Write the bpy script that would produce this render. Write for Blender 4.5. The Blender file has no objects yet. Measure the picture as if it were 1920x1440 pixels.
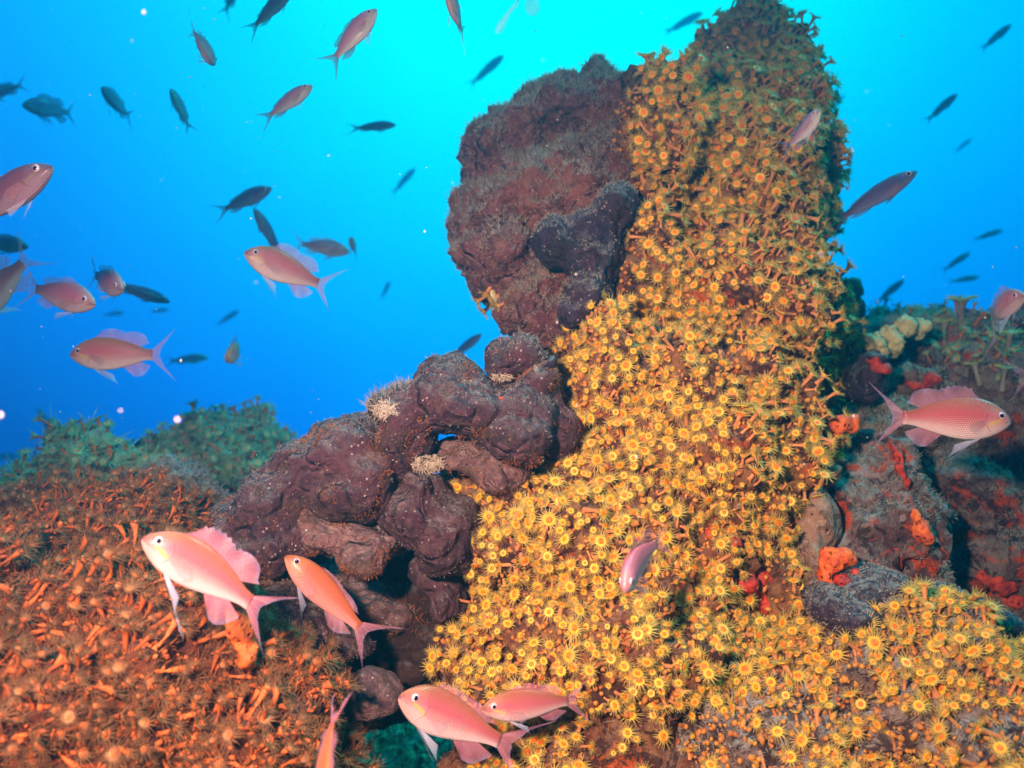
import bpy, math, random
import numpy as np
from mathutils import Vector, Matrix, noise
from mathutils.bvhtree import BVHTree

random.seed(7)
rng = np.random.default_rng(7)
S = bpy.context.scene
COL = S.collection
R = math.radians

# ---------------------------------------------------------------- camera
PITCH = 6.0
F = 1653.0                                   # focal length in pixels of a 1920 px wide frame
cam_d = bpy.data.cameras.new('camera')
cam_d.sensor_width = 36; cam_d.lens = 36 * F / 1920
cam_d.clip_start = 0.02; cam_d.clip_end = 200
cam_d.dof.use_dof = True
cam_d.dof.focus_distance = 0.68
cam_d.dof.aperture_fstop = 7.0
cam = bpy.data.objects.new('camera', cam_d); COL.objects.link(cam)
cam.location = (0, 0, 0); cam.rotation_euler = (R(90 + PITCH), 0, 0)
S.camera = cam
CR = Matrix.Rotation(R(90 + PITCH), 3, 'X')

def cdir(v):                                  # camera frame -> world
    return CR @ Vector(v)
def at(px, py, d):                            # a point seen at (px,py) at depth d metres
    return CR @ Vector(((px - 960) / F * d, -(py - 720) / F * d, -d))

# ---------------------------------------------------------------- world: open water all round, brightest towards the surface
W = bpy.data.worlds.new('World'); S.world = W; W.use_nodes = True
nt = W.node_tree; nt.nodes.clear()
N = nt.nodes.new; L = nt.links.new
out = N('ShaderNodeOutputWorld'); bg = N('ShaderNodeBackground'); tc = N('ShaderNodeTexCoord')
B = at(1020, -300, 1).normalized()
def ang(vec, mul):
    d = N('ShaderNodeVectorMath'); d.operation = 'DOT_PRODUCT'; d.inputs[1].default_value = vec
    L(tc.outputs['Generated'], d.inputs[0])
    a = N('ShaderNodeMath'); a.operation = 'ARCCOSINE'; L(d.outputs['Value'], a.inputs[0])
    m = N('ShaderNodeMath'); m.operation = 'MULTIPLY'; m.inputs[1].default_value = mul / 1.6; L(a.outputs[0], m.inputs[0])
    return m
mn = N('ShaderNodeMath'); mn.operation = 'SMOOTH_MIN'; mn.inputs[2].default_value = 0.1
L(ang(B, 1.0).outputs[0], mn.inputs[0]); L(ang(cdir((0, .9, -.45)), 1.25).outputs[0], mn.inputs[1])
un = N('ShaderNodeTexNoise'); un.inputs['Scale'].default_value = 3.2; un.inputs['Detail'].default_value = 3; un.inputs['Distortion'].default_value = .6
L(tc.outputs['Generated'], un.inputs['Vector'])                       # slightly uneven, cloudy water
um = N('ShaderNodeMath'); um.operation = 'MULTIPLY_ADD'; um.inputs[1].default_value = .05; um.inputs[2].default_value = -.025; L(un.outputs['Fac'], um.inputs[0])
ua = N('ShaderNodeMath'); ua.operation = 'ADD'; L(mn.outputs[0], ua.inputs[0]); L(um.outputs[0], ua.inputs[1])
rp = N('ShaderNodeValToRGB'); L(ua.outputs[0], rp.inputs[0])
WATER = [(0.0, (0.0, 1.5, 1.9)), (0.14, (0.0, 1.4, 1.8)), (0.22, (0.0, .92, 1.7)), (0.28, (0.0, .62, 1.7)),
         (0.35, (0.0, .39, 1.7)), (0.42, (0.0, .22, 1.45)), (0.50, (0.0, .075, .70)), (0.62, (0.0, .02, .18)), (1.0, (0.0, .004, .03))]
el = rp.color_ramp.elements
while len(el) < len(WATER): el.new(0.5)
for e, (p, c) in zip(el, WATER):
    e.position = p; e.color = (c[0], c[1], c[2], 1)
L(rp.outputs[0], bg.inputs[0]); bg.inputs[1].default_value = 1.0
L(bg.outputs[0], out.inputs[0])

# ---------------------------------------------------------------- sun filtered by the sea, and the diver's strobe
sd = bpy.data.lights.new('sun', 'SUN'); sd.energy = 4.2; sd.angle = R(14); sd.color = (0.03, 0.70, 0.95)
sun = bpy.data.objects.new('sun', sd); COL.objects.link(sun)
sun.rotation_euler = (R(-4), R(36), 0)
fd = bpy.data.lights.new('strobe', 'SPOT'); fd.energy = 104; fd.color = (1.0, 0.43, 0.37)
fd.spot_size = R(88); fd.spot_blend = 1.0; fd.shadow_soft_size = 0.02
fl = bpy.data.objects.new('strobe', fd); COL.objects.link(fl)
fl.location = cdir((-0.17, 0.13, 0.02))
fl.rotation_euler = (at(980, 1090, 0.66) - fl.location).to_track_quat('-Z', 'Y').to_euler()

S.view_settings.view_transform = 'Standard'; S.view_settings.look = 'None'
S.view_settings.exposure = 0.0; S.view_settings.gamma = 1.0
S.render.engine = 'CYCLES'
S.cycles.use_denoising = True
S.cycles.max_bounces = 6; S.cycles.diffuse_bounces = 2; S.cycles.glossy_bounces = 2
S.cycles.transmission_bounces = 3; S.cycles.transparent_max_bounces = 10; S.cycles.volume_bounces = 0
S.cycles.use_adaptive_sampling = True; S.cycles.adaptive_threshold = 0.02

# ---------------------------------------------------------------- materials
class M:
    """small node helper"""
    def __init__(s, name):
        s.m = bpy.data.materials.new(name); s.m.use_nodes = True
        s.t = s.m.node_tree; s.b = s.t.nodes['Principled BSDF']
        s.o = s.t.nodes['Material Output']
        s.tc = s.t.nodes.new('ShaderNodeTexCoord')
    def n(s, kind, **k):
        x = s.t.nodes.new('ShaderNode' + kind)
        for a, v in k.items(): setattr(x, a, v)
        return x
    def l(s, a, b): s.t.links.new(a, b)
    def noise(s, scale, detail=6, rough=0.6, coord=None, dist=0.0):
        x = s.n('TexNoise'); x.inputs['Scale'].default_value = scale; x.inputs['Detail'].default_value = detail
        x.inputs['Roughness'].default_value = rough; x.inputs['Distortion'].default_value = dist
        s.l(coord or s.geo(), x.inputs['Vector']); return x.outputs['Fac']
    def geo(s):
        if not hasattr(s, '_g'): s._g = s.n('NewGeometry')
        return s._g.outputs['Position']
    def voro(s, scale, feature='F1', coord=None):
        x = s.n('TexVoronoi', feature=feature); x.inputs['Scale'].default_value = scale
        s.l(coord or s.geo(), x.inputs['Vector']); return x.outputs['Distance']
    def map(s, v, a, b, c=0.0, d=1.0):
        x = s.n('MapRange'); x.clamp = True
        s.l(v, x.inputs[0])
        for i, q in enumerate((a, b, c, d)): x.inputs[i + 1].default_value = q
        return x.outputs[0]
    def math(s, op, a, b=None):
        x = s.n('Math', operation=op)
        for i, v in enumerate((a, b)):
            if v is None: continue
            if isinstance(v, (int, float)): x.inputs[i].default_value = v
            else: s.l(v, x.inputs[i])
        return x.outputs[0]
    def mix(s, f, a, b):
        x = s.n('Mix', data_type='RGBA')
        if isinstance(f, (int, float)): x.inputs[0].default_value = f
        else: s.l(f, x.inputs[0])
        for i, v in ((6, a), (7, b)):
            if isinstance(v, tuple): x.inputs[i].default_value = (*v, 1)
            else: s.l(v, x.inputs[i])
        return x.outputs[2]
    def bump(s, h, dist, strength=1.0):
        x = s.n('Bump'); x.inputs['Distance'].default_value = dist; x.inputs['Strength'].default_value = strength
        s.l(h, x.inputs['Height']); s.l(x.outputs[0], s.b.inputs['Normal']); return x
    def col(s, v):
        if isinstance(v, tuple): s.b.inputs['Base Color'].default_value = (*v, 1)
        else: s.l(v, s.b.inputs['Base Color'])
    def set(s, **k):
        for a, v in k.items(): s.b.inputs[a.replace('_', ' ')].default_value = v
    def up(s):
        s.geo(); x = s.n('SeparateXYZ'); s.l(s._g.outputs['Normal'], x.inputs[0]); return x.outputs['Z']
    def fuzz(s, w, tint=(0.5, .6, .6)):
        s.set(Sheen_Weight=w, Sheen_Roughness=0.5); s.b.inputs['Sheen Tint'].default_value = (*tint, 1)

def mat_rock(name, cols, silt=(0.44, 0.46, 0.44), silt_amt=0.7, bump=0.004, spots=(0.5, 0.05, 0.02), spot_amt=0.0, sc=1.0, dark=(0.035, 0.008, 0.010), dark_amt=.8):
    m = M(name)
    n1 = m.noise(14 * sc, 8, 0.65); n2 = m.noise(55 * sc, 8, 0.7); n3 = m.noise(260 * sc, 5, 0.7)
    c = m.mix(m.map(n1, .40, .60), cols[0], cols[1])
    c = m.mix(m.map(n2, .45, .62), c, cols[2])
    c = m.mix(m.map(n3, .55, .75, 0, .7), c, cols[3])
    dk = m.math('MULTIPLY', m.map(m.noise(34 * sc, 9, 0.74, dist=1.0), .525, .56), dark_amt)
    c = m.mix(dk, c, dark)
    if spot_amt > 0:
        n4 = m.noise(20 * sc, 9, 0.72, dist=.8)
        c = m.mix(m.math('MULTIPLY', m.map(n4, .60 - spot_amt * .1, .605 - spot_amt * .08), m.map(n3, .3, .5, .45, 1)), c, spots)
    s1 = m.math('MULTIPLY', m.map(m.up(), 0.0, 0.85), m.map(m.noise(60, 9, 0.8), .46, .54))
    s1 = m.math('MULTIPLY', s1, m.math('SUBTRACT', 1.0, dk))
    c = m.mix(m.math('MULTIPLY', s1, silt_amt), c, silt)
    m.col(c); m.set(Roughness=0.85, Specular_IOR_Level=0.25)
    h = m.math('SUBTRACT', m.math('ADD', m.math('MULTIPLY', n2, 1.0), m.math('MULTIPLY', n3, 0.5)), m.math('MULTIPLY', dk, .35))
    m.bump(h, bump); m.fuzz(0.04)
    return m.m

def mat_sponge(name, a, b, pale, silt=(0.36, 0.37, 0.36), silt_amt=0.6, pore=(0.02, 0.008, 0.01), rough_sc=1.0, patch=(0.30, 0.17, 0.10), patch_amt=0.5):
    m = M(name)
    n1 = m.noise(16, 6, 0.6); n2 = m.noise(120 * rough_sc, 8, 0.75); n3 = m.noise(600, 3, 0.6)
    c = m.mix(m.map(n1, .44, .56), a, b)
    c = m.mix(m.map(n2, .46, .60, 0, .7), c, pale)
    # crumbly encrusted patches
    n5 = m.noise(26, 7, 0.72, dist=0.6)
    pm = m.math('MULTIPLY', m.map(n5, .56, .62), m.map(m.noise(330, 4, 0.8), .42, .58))
    c = m.mix(m.math('MULTIPLY', pm, patch_amt), c, patch)
    # small pale grains and pores
    v = m.voro(210); g = m.noise(70, 5, 0.6)
    gm = m.math('MULTIPLY', m.map(v, .22, .14), m.map(g, .49, .54))
    c = m.mix(m.math('MULTIPLY', gm, .8), c, (0.55, 0.46, 0.42))
    v2 = m.voro(75)
    c = m.mix(m.map(v2, .10, .06), c, pore)
    s1 = m.math('MULTIPLY', m.map(m.up(), 0.15, 0.9), m.map(m.noise(170, 8, 0.85), .46, .56))
    c = m.mix(m.math('MULTIPLY', s1, silt_amt), c, silt)
    m.col(c); m.set(Roughness=0.7, Specular_IOR_Level=0.3)
    h = m.math('ADD', m.math('ADD', m.math('MULTIPLY', n2, 1.0), m.math('MULTIPLY', n3, .35)), m.math('MULTIPLY', m.map(v2, 0, .14), .5))
    h = m.math('ADD', h, m.math('MULTIPLY', pm, .8))
    dv = m.n('TexNoise'); dv.inputs['Scale'].default_value = 30; m.l(m.geo(), dv.inputs['Vector'])
    vm = m.n('VectorMath', operation='MULTIPLY_ADD'); m.l(dv.outputs['Color'], vm.inputs[0]); vm.inputs[1].default_value = (.05,) * 3; m.l(m.geo(), vm.inputs[2])
    cr = m.map(m.voro(17, 'DISTANCE_TO_EDGE', vm.outputs[0]), 0, .07)
    h = m.math('ADD', h, m.math('MULTIPLY', m.math('MULTIPLY', cr, m.map(n1, .42, .5)), 1.3))
    m.bump(h, 0.005); m.fuzz(0.04)
    return m.m

def mat_plain(name, a, b, sc=120, rough=0.5, trans=0.0, bump=0.0006, vary=0.0, sub=0.0):
    m = M(name)
    c = m.mix(m.map(m.noise(sc, 4, .6), .35, .65), a, b)
    if vary:
        oi = m.n('ObjectInfo'); hs = m.n('HueSaturation')
        m.l(m.map(oi.outputs['Random'], 0, 1, 1 - vary, 1 + vary), hs.inputs['Value']); m.l(c, hs.inputs['Color']); c = hs.outputs[0]
    m.col(c); m.set(Roughness=rough)
    if sub: m.set(Subsurface_Weight=sub, Subsurface_Scale=0.004)
    if bump: m.bump(m.noise(sc * 4, 4, .6), bump)
    if trans:
        tr = m.n('BsdfTranslucent'); mx = m.n('MixShader'); mx.inputs[0].default_value = trans
        m.l(c, tr.inputs[0]); m.l(m.b.outputs[0], mx.inputs[1]); m.l(tr.outputs[0], mx.inputs[2]); m.l(mx.outputs[0], m.o.inputs[0])
    return m.m

MT = {}
MT['pillar'] = mat_rock('pillar_crust', [(0.26, 0.085, 0.03), (0.09, 0.02, 0.018), (0.34, 0.16, 0.06), (0.42, 0.22, 0.07)], silt_amt=0.15, bump=.007, spot_amt=0.1, spots=(0.55, 0.10, 0.02))  # maroon-brown crust, darkened further to paint in the shadow between polyps
MT['mound'] = mat_rock('mound_crust', [(0.17, 0.04, 0.013), (0.05, 0.011, 0.008), (0.20, 0.06, 0.02), (0.30, 0.10, 0.03)], silt_amt=0.12, bump=.007)
MT['turf_rock'] = mat_rock('turf_rock', [(0.20, 0.11, 0.08), (0.05, 0.018, 0.022), (0.26, 0.18, 0.15), (0.34, 0.27, 0.24)], silt_amt=0.8, bump=0.006)
MT['red_rock'] = mat_rock('red_rock', [(0.22, 0.10, 0.10), (0.09, 0.035, 0.05), (0.32, 0.21, 0.19), (0.46, 0.38, 0.38)], silt_amt=0.85, bump=0.012, spot_amt=0.8, spots=(0.72, 0.075, 0.015))
MT['cave'] = mat_rock('shade_painted_rock', [(0.035, 0.010, 0.010), (0.018, 0.006, 0.008), (0.06, 0.025, 0.02), (0.07, 0.035, 0.03)], silt_amt=0.2)  # shade of the hollow put into the colour, against the strobe
MT['far'] = mat_rock('water_tinted_reef', [(0.22, 0.30, 0.18), (0.10, 0.13, 0.10), (0.38, 0.44, 0.28), (0.5, 0.52, 0.36)], silt_amt=0.5, bump=0.01, sc=.7)  # teal of water-filtered light painted into the distant rock's base colours
MT['boulder'] = mat_sponge('maroon_sponge', (0.24, 0.072, 0.070), (0.12, 0.030, 0.046), (0.34, 0.16, 0.14), silt=(0.30, 0.33, 0.30), silt_amt=0.75, rough_sc=.8, patch=(0.25, 0.15, 0.09), patch_amt=.7)
MT['lobe'] = mat_sponge('brown_purple_sponge', (0.085, 0.026, 0.040), (0.044, 0.014, 0.030), (0.15, 0.068, 0.078), silt_amt=0.5, patch=(0.33, 0.19, 0.11), patch_amt=.6)
MT['pale_lobe'] = mat_sponge('mauve_sponge', (0.22, 0.10, 0.10), (0.10, 0.042, 0.056), (0.34, 0.19, 0.18), silt_amt=0.3, patch=(0.36, 0.22, 0.13), patch_amt=.8)
MT['dark'] = mat_sponge('blue_black_sponge', (0.026, 0.012, 0.040), (0.042, 0.014, 0.030), (0.08, 0.05, 0.08), silt=(0.36, 0.40, 0.40), silt_amt=0.75, patch_amt=.15)
MT['orange'] = mat_plain('orange_sponge', (0.85, 0.16, 0.02), (0.55, 0.07, 0.015), 160, .6, bump=.0015)
MT['red'] = mat_plain('red_sponge', (0.62, 0.04, 0.015), (0.35, 0.02, 0.015), 150, .45, bump=.0012)
def mat_crust(name, a, b, pit):
    m = M(name); n = m.noise(120, 6, .7); v = m.voro(170); v3 = m.voro(60)
    c = m.mix(m.map(n, .42, .58), a, b); c = m.mix(m.map(v, .22, .1), c, pit); c = m.mix(m.map(v3, .13, .08), c, pit)
    m.col(c); m.set(Roughness=.55); m.bump(m.math('ADD', m.math('ADD', n, m.map(v, 0, .3)), m.map(v3, 0, .2)), .003)
    return m.m
MT['orange'] = mat_crust('orange_sponge', (0.85, 0.17, 0.02), (0.60, 0.07, 0.015), (.35, .03, .01))
MT['red'] = mat_crust('red_sponge', (0.66, 0.05, 0.015), (0.36, 0.02, 0.015), (.16, .008, .008))
MT['cream'] = mat_plain('cream_sponge', (0.62, 0.52, 0.26), (0.40, 0.30, 0.16), 90, .7, bump=.0015)
MT['shell'] = mat_sponge('pinkish_crust', (0.36, 0.19, 0.13), (0.20, 0.085, 0.065), (0.50, 0.32, 0.24), silt_amt=.3)
MT['white'] = mat_plain('white_tubes', (0.72, 0.62, 0.50), (0.45, 0.33, 0.24), 200, .7)
MT['p_center'] = mat_plain('polyp_mouth', (0.95, 0.20, 0.006), (0.85, 0.13, 0.005), 400, .5, vary=.15, bump=0)
MT['p_disc'] = mat_plain('polyp_disc', (0.88, 0.56, 0.03), (0.80, 0.44, 0.025), 300, .5, .2, vary=.2, bump=0)
MT['p_stalk'] = mat_plain('polyp_stalk', (0.80, 0.33, 0.11), (0.62, 0.22, 0.08), 200, .6, .25, vary=.2)
MT['p_tent'] = mat_plain('polyp_tentacle', (0.86, 0.68, 0.22), (0.72, 0.50, 0.12), 300, .5, .45, bump=0)
MT['b_disc'] = mat_plain('brown_polyp_disc', (0.34, 0.16, 0.06), (0.22, 0.09, 0.03), 300, .6, .2, vary=.25, bump=0)
MT['b_center'] = mat_plain('brown_polyp_mouth', (0.60, 0.15, 0.03), (0.40, 0.09, 0.02), 300, .6, vary=.25, bump=0)
MT['b_stalk'] = mat_plain('brown_polyp_stalk', (0.90, 0.22, 0.04), (0.48, 0.10, 0.02), 160, .6, .2, vary=.3)
MT['b_tent'] = mat_plain('brown_polyp_tentacle', (0.46, 0.22, 0.09), (0.28, 0.12, 0.05), 300, .6, .45, bump=0)
MT['nubbin'] = mat_plain('closed_polyp', (0.72, 0.34, 0.05), (0.48, 0.14, 0.035), 90, .5, .2)
MT['hair_pale'] = mat_plain('silty_turf', (0.42, 0.36, 0.31), (0.26, 0.18, 0.15), 60, .9, .3, bump=0)
MT['hair_brown'] = mat_plain('brown_turf', (0.44, 0.15, 0.045), (0.18, 0.05, 0.02), 60, .9, .3, bump=0)
MT['hair_teal'] = mat_plain('water_tinted_turf', (0.46, 0.62, 0.36), (0.22, 0.36, 0.22), 30, .9, .3, bump=0)  # green stands in for filtered light on distant turf and polyps
MT['snow'] = mat_plain('drifting_particle', (0.85, 0.85, 0.8), (0.7, 0.72, 0.7), 300, .8, .5, bump=0)
MT['sand'] = mat_rock('sea_bed', [(0.2, 0.18, 0.14), (0.1, 0.1, 0.09), (0.25, 0.22, 0.18), (0.3, 0.27, 0.2)], sc=.2)

def mat_fish(name, back, side, belly, cheek=(0.9, 0.6, 0.08), purple=0.0):
    m = M(name)
    uv = m.n('UVMap'); sp = m.n('SeparateXYZ'); m.l(uv.outputs[0], sp.inputs[0])
    u, v = sp.outputs['X'], sp.outputs['Y']               # u: snout 0 -> tail 1 ; v: belly 0 -> back 1
    c = m.mix(m.map(v, .25, .55), belly, side)
    c = m.mix(m.map(v, .62, .9), c, back)
    c = m.mix(m.math('MULTIPLY', m.map(u, .24, .10), .45), c, (min(1, side[0] * 1.05), side[1] * 2.0, side[2] * 1.1))
    # scales: rows of small darker arcs
    a = m.math('MULTIPLY', u, 42.0); bb = m.math('MULTIPLY', v, 22.0)
    row = m.math('FLOOR', bb)
    off = m.math('MULTIPLY', m.math('MODULO', row, 2.0), .5)
    fx = m.math('SUBTRACT', m.math('FRACT', m.math('ADD', a, off)), .5)
    fy = m.math('SUBTRACT', m.math('FRACT', bb), .5)
    rr = m.math('SQRT', m.math('ADD', m.math('MULTIPLY', fx, fx), m.math('MULTIPLY', fy, fy)))
    edge = m.map(rr, .30, .52)
    scm = m.math('MULTIPLY', edge, m.math('MULTIPLY', m.map(u, .20, .30), m.map(v, .1, .35)))
    c = m.mix(m.math('MULTIPLY', scm, .95), c, (side[0] * .75, side[1] * .55, side[2] * .35))
    # yellow streak across the cheek, gill edge, mouth
    st = m.math('SUBTRACT', v, m.math('SUBTRACT', .60, m.math('MULTIPLY', u, 1.1)))
    stm = m.math('MULTIPLY', m.map(m.math('ABSOLUTE', st), .075, .02), m.math('MULTIPLY', m.map(u, .10, .13), m.map(u, .27, .22)))
    c = m.mix(m.math('MULTIPLY', stm, .8), c, cheek)
    g = m.math('SUBTRACT', u, m.math('SUBTRACT', .265, m.math('MULTIPLY', m.math('POWER', m.math('ABSOLUTE', m.math('SUBTRACT', v, .45)), 2.0), .55)))
    gm = m.math('MULTIPLY', m.map(m.math('ABSOLUTE', g), .008, .002), m.map(m.math('ABSOLUTE', m.math('SUBTRACT', v, .45)), .32, .25))
    c = m.mix(m.math('MULTIPLY', gm, .6), c, (side[0] * .5, side[1] * .4, side[2] * .4))
    mo = m.math('SUBTRACT', v, m.math('SUBTRACT', .45, m.math('MULTIPLY', u, 1.2)))
    mm = m.math('MULTIPLY', m.map(m.math('ABSOLUTE', mo), .03, .01), m.map(u, .085, .07))
    c = m.mix(m.math('MULTIPLY', mm, .8), c, (0.2, .03, .04))
    m.col(c); m.set(Roughness=.30, Specular_IOR_Level=.6, Subsurface_Weight=.0)
    h = m.math('MULTIPLY', m.math('SUBTRACT', 1.0, edge), 1.0)
    m.bump(h, .0006)
    return m.m
def mat_fin(name, a, b, alpha=0.55, edge=(0.55, 0.5, 0.9)):
    m = M(name)
    uv = m.n('UVMap'); sp = m.n('SeparateXYZ'); m.l(uv.outputs[0], sp.inputs[0])
    u, v = sp.outputs['X'], sp.outputs['Y']
    ray = m.math('ABSOLUTE', m.math('SINE', m.math('MULTIPLY', u, 50.0)))
    rm = m.map(ray, .2, .9)
    c = m.mix(rm, b, a); c = m.mix(m.map(v, .75, 1.0, 0, .6), c, edge)
    m.col(c); m.set(Roughness=.45)
    tr = m.n('BsdfTranslucent'); m.l(c, tr.inputs[0]); mx = m.n('MixShader'); mx.inputs[0].default_value = .4
    m.l(m.b.outputs[0], mx.inputs[1]); m.l(tr.outputs[0], mx.inputs[2])
    tp = m.n('BsdfTransparent'); my = m.n('MixShader')
    al = m.math('MULTIPLY', m.map(rm, 0, 1, 1.25, .85), m.map(v, 0, 1, alpha * 1.35, alpha * .7))
    m.l(al, my.inputs[0]); m.l(tp.outputs[0], my.inputs[1]); m.l(mx.outputs[0], my.inputs[2]); m.l(my.outputs[0], m.o.inputs[0])
    return m.m
MT['f_pink'] = mat_fish('pink_scales', (0.44, 0.15, 0.06), (0.74, 0.16, 0.21), (0.90, 0.62, 0.62))
MT['f_orange'] = mat_fish('orange_scales', (0.58, 0.18, 0.05), (0.85, 0.20, 0.13), (0.92, 0.38, 0.34), cheek=(.8, .3, .1))
MT['f_purple'] = mat_fish('violet_scales', (0.50, 0.15, 0.24), (0.86, 0.25, 0.40), (0.92, 0.55, 0.62), cheek=(.6, .3, .2))
MT['f_silver'] = mat_fish('silver_scales', (0.46, 0.20, 0.40), (0.90, 0.46, 0.74), (0.97, 0.84, 0.86), cheek=(.9, .8, .3))
MT['f_dusk'] = mat_fish('grey_violet_scales', (0.16, 0.07, 0.13), (0.30, 0.11, 0.21), (0.44, 0.24, 0.32), cheek=(.4, .3, .15))
MT['f_dark'] = mat_fish('unlit_blue_scales', (0.12, 0.10, 0.30), (0.20, 0.15, 0.44), (0.36, 0.30, 0.58), cheek=(.2, .16, .14))  # fish beyond the strobe: the missing warm light is painted as dark blue
MT['fin_pink'] = mat_fin('pink_fin', (0.74, 0.32, 0.44), (0.66, 0.24, 0.34), .30)
MT['fin_white'] = mat_fin('white_fin', (0.70, 0.72, 0.92), (0.62, 0.58, 0.75), .34, edge=(.5, .65, 1))
MT['fin_clear'] = mat_fin('clear_fin', (0.80, 0.42, 0.44), (0.72, 0.34, 0.36), .16, edge=(.7, .6, .9))
MT['fin_dark'] = mat_fin('unlit_blue_fin', (0.18, 0.22, 0.32), (0.13, 0.16, 0.26), .45, edge=(.2, .2, .3))  # fins to go with it, same unlit blue painted in
m = M('eye_iris'); m.col(m.mix(m.map(m.noise(900, 2), .4, .6), (0.85, 0.7, 0.85), (0.75, 0.4, 0.45))); m.set(Roughness=.15); MT['iris'] = m.m
m = M('eye_pupil'); m.col((0.006, 0.006, 0.012)); m.set(Roughness=.05); MT['pupil'] = m.m

# ---------------------------------------------------------------- object helpers
def tag(o, label=None, cat=None, group=None, kind=None):
    if label: o['label'] = label
    if cat: o['category'] = cat
    if group: o['group'] = group
    if kind: o['kind'] = kind
    return o
def mesh_np(name, v, tris, mi=None, smooth=True):
    v = np.asarray(v, np.float32); tris = np.asarray(tris, np.int32)
    me = bpy.data.meshes.new(name); nf = len(tris)
    me.vertices.add(len(v)); me.vertices.foreach_set('co', v.ravel())
    me.loops.add(nf * 3); me.loops.foreach_set('vertex_index', tris.ravel())
    me.polygons.add(nf); me.polygons.foreach_set('loop_start', np.arange(0, nf * 3, 3, dtype=np.int32))
    me.polygons.foreach_set('use_smooth', np.full(nf, smooth))
    if mi is not None: me.polygons.foreach_set('material_index', np.asarray(mi, np.int32))
    me.update(calc_edges=True); me.validate()
    return me
def link(name, data, parent=None):
    o = bpy.data.objects.new(name, data); COL.objects.link(o)
    if parent: o.parent = parent
    return o
BV = []                                            # solid ground for ray casts and scattering
def ico(sub):
    import bmesh
    bm = bmesh.new(); bmesh.ops.create_icosphere(bm, subdivisions=sub, radius=1)
    v = np.array([x.co[:] for x in bm.verts]); t = np.array([[q.index for q in f.verts] for f in bm.faces]); bm.free()
    return v, t
ICO = {k: ico(k) for k in (1, 2, 3, 4)}
CRn = np.array(CR)

def fbm(P, scale, octv, seed):
    o = Vector((seed * 3.1, seed * 1.7, seed * 5.3)); r = np.empty(len(P))
    for i, p in enumerate(P):
        r[i] = noise.fractal(Vector(p) * scale + o, 1.0, 2.0, octv)
    return r

def blob(name, ells, mat, label, cat, voxel=0.004, smooth=4, disp=((18, 0.012, 4),), seed=1, kind=None, group=None, solid=True, ridge=None):
    """union of ellipsoids (px, py, front depth, rx px, ry px, rz m[, roll deg]) fused to one skin, then roughened"""
    V = []; T = []; n = 0
    for e in ells:
        px, py, fr, rx, ry, rz = e[:6]; ro = R(e[6]) if len(e) > 6 else 0
        d = fr + rz
        v, t = ICO[4]
        q = v * np.array([rx / F * d, ry / F * d, rz])
        c, s = math.cos(ro), math.sin(ro)
        q = q @ np.array([[c, s, 0], [-s, c, 0], [0, 0, 1]])
        q = q @ CRn.T + np.array(at(px, py, d))
        V.append(q); T.append(t + n); n += len(v)
    me = mesh_np('tmp', np.concatenate(V), np.concatenate(T))
    o = link('tmp', me)
    m1 = o.modifiers.new('r', 'REMESH'); m1.mode = 'VOXEL'; m1.voxel_size = voxel; m1.use_smooth_shade = True
    if smooth:
        m2 = o.modifiers.new('s', 'SMOOTH'); m2.iterations = smooth; m2.factor = .6
    dg = bpy.context.evaluated_depsgraph_get()
    me2 = bpy.data.meshes.new_from_object(o.evaluated_get(dg))
    bpy.data.objects.remove(o); bpy.data.meshes.remove(me)
    nv = len(me2.vertices); P = np.empty(nv * 3, np.float32); me2.vertices.foreach_get('co', P); P = P.reshape(-1, 3).astype(float)
    Nn = np.empty(nv * 3, np.float32); me2.vertices.foreach_get('normal', Nn); Nn = Nn.reshape(-1, 3)
    for k, (sc, am, oc) in enumerate(disp):
        P = P + Nn * (fbm(P, sc, oc, seed + k * 7) * am)[:, None]
    c = P.mean(0); c[2] = P[:, 2].min()
    me2.vertices.foreach_set('co', (P - c).astype(np.float32).ravel()); me2.update()
    me2.name = name; me2.materials.clear(); me2.materials.append(MT[mat] if isinstance(mat, str) else mat)
    ob = link(name, me2); ob.location = c
    tag(ob, label, cat, group, kind)
    me2.calc_loop_triangles()
    tr = np.empty(len(me2.loop_triangles) * 3, np.int32); me2.loop_triangles.foreach_get('vertices', tr)
    if solid: BV.append((P, tr.reshape(-1, 3)))
    ob_data[name + str(len(ob_data))] = (P, tr.reshape(-1, 3))
    ob['_k'] = 0; del ob['_k']
    return ob, (P, tr.reshape(-1, 3))
ob_data = {}

def to_px(P):
    q = np.asarray(P) @ CRn                      # world -> camera
    d = -q[:, 2]
    return 960 + q[:, 0] / d * F, 720 - q[:, 1] / d * F, d
def sample(surf, n, face_min=-0.15, frame=60, keep=None):
    """random points on a skin that look towards the camera and lie in the frame"""
    P, T = surf
    a, b, c = P[T[:, 0]], P[T[:, 1]], P[T[:, 2]]
    nr = np.cross(b - a, c - a); ar = np.linalg.norm(nr, axis=1); nr = nr / np.maximum(ar, 1e-12)[:, None]
    ctr = (a + b + c) / 3; vd = -ctr / np.linalg.norm(ctr, axis=1)[:, None]
    px, py, d = to_px(ctr)
    ok = ((nr * vd).sum(1) > face_min) & (px > -frame) & (px < 1920 + frame) & (py > -frame) & (py < 1440 + frame) & (d > .1)
    if keep is not None: ok &= keep(px, py, nr, ctr)
    idx = np.nonzero(ok)[0]
    if len(idx) == 0: return np.zeros((0, 3)), np.zeros((0, 3))
    w = ar[idx] / ar[idx].sum(); k = rng.choice(idx, n, p=w)
    r1 = np.sqrt(rng.random(n)); r2 = rng.random(n)
    Q = a[k] * (1 - r1)[:, None] + b[k] * (r1 * (1 - r2))[:, None] + c[k] * (r1 * r2)[:, None]
    return Q, nr[k]
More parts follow.
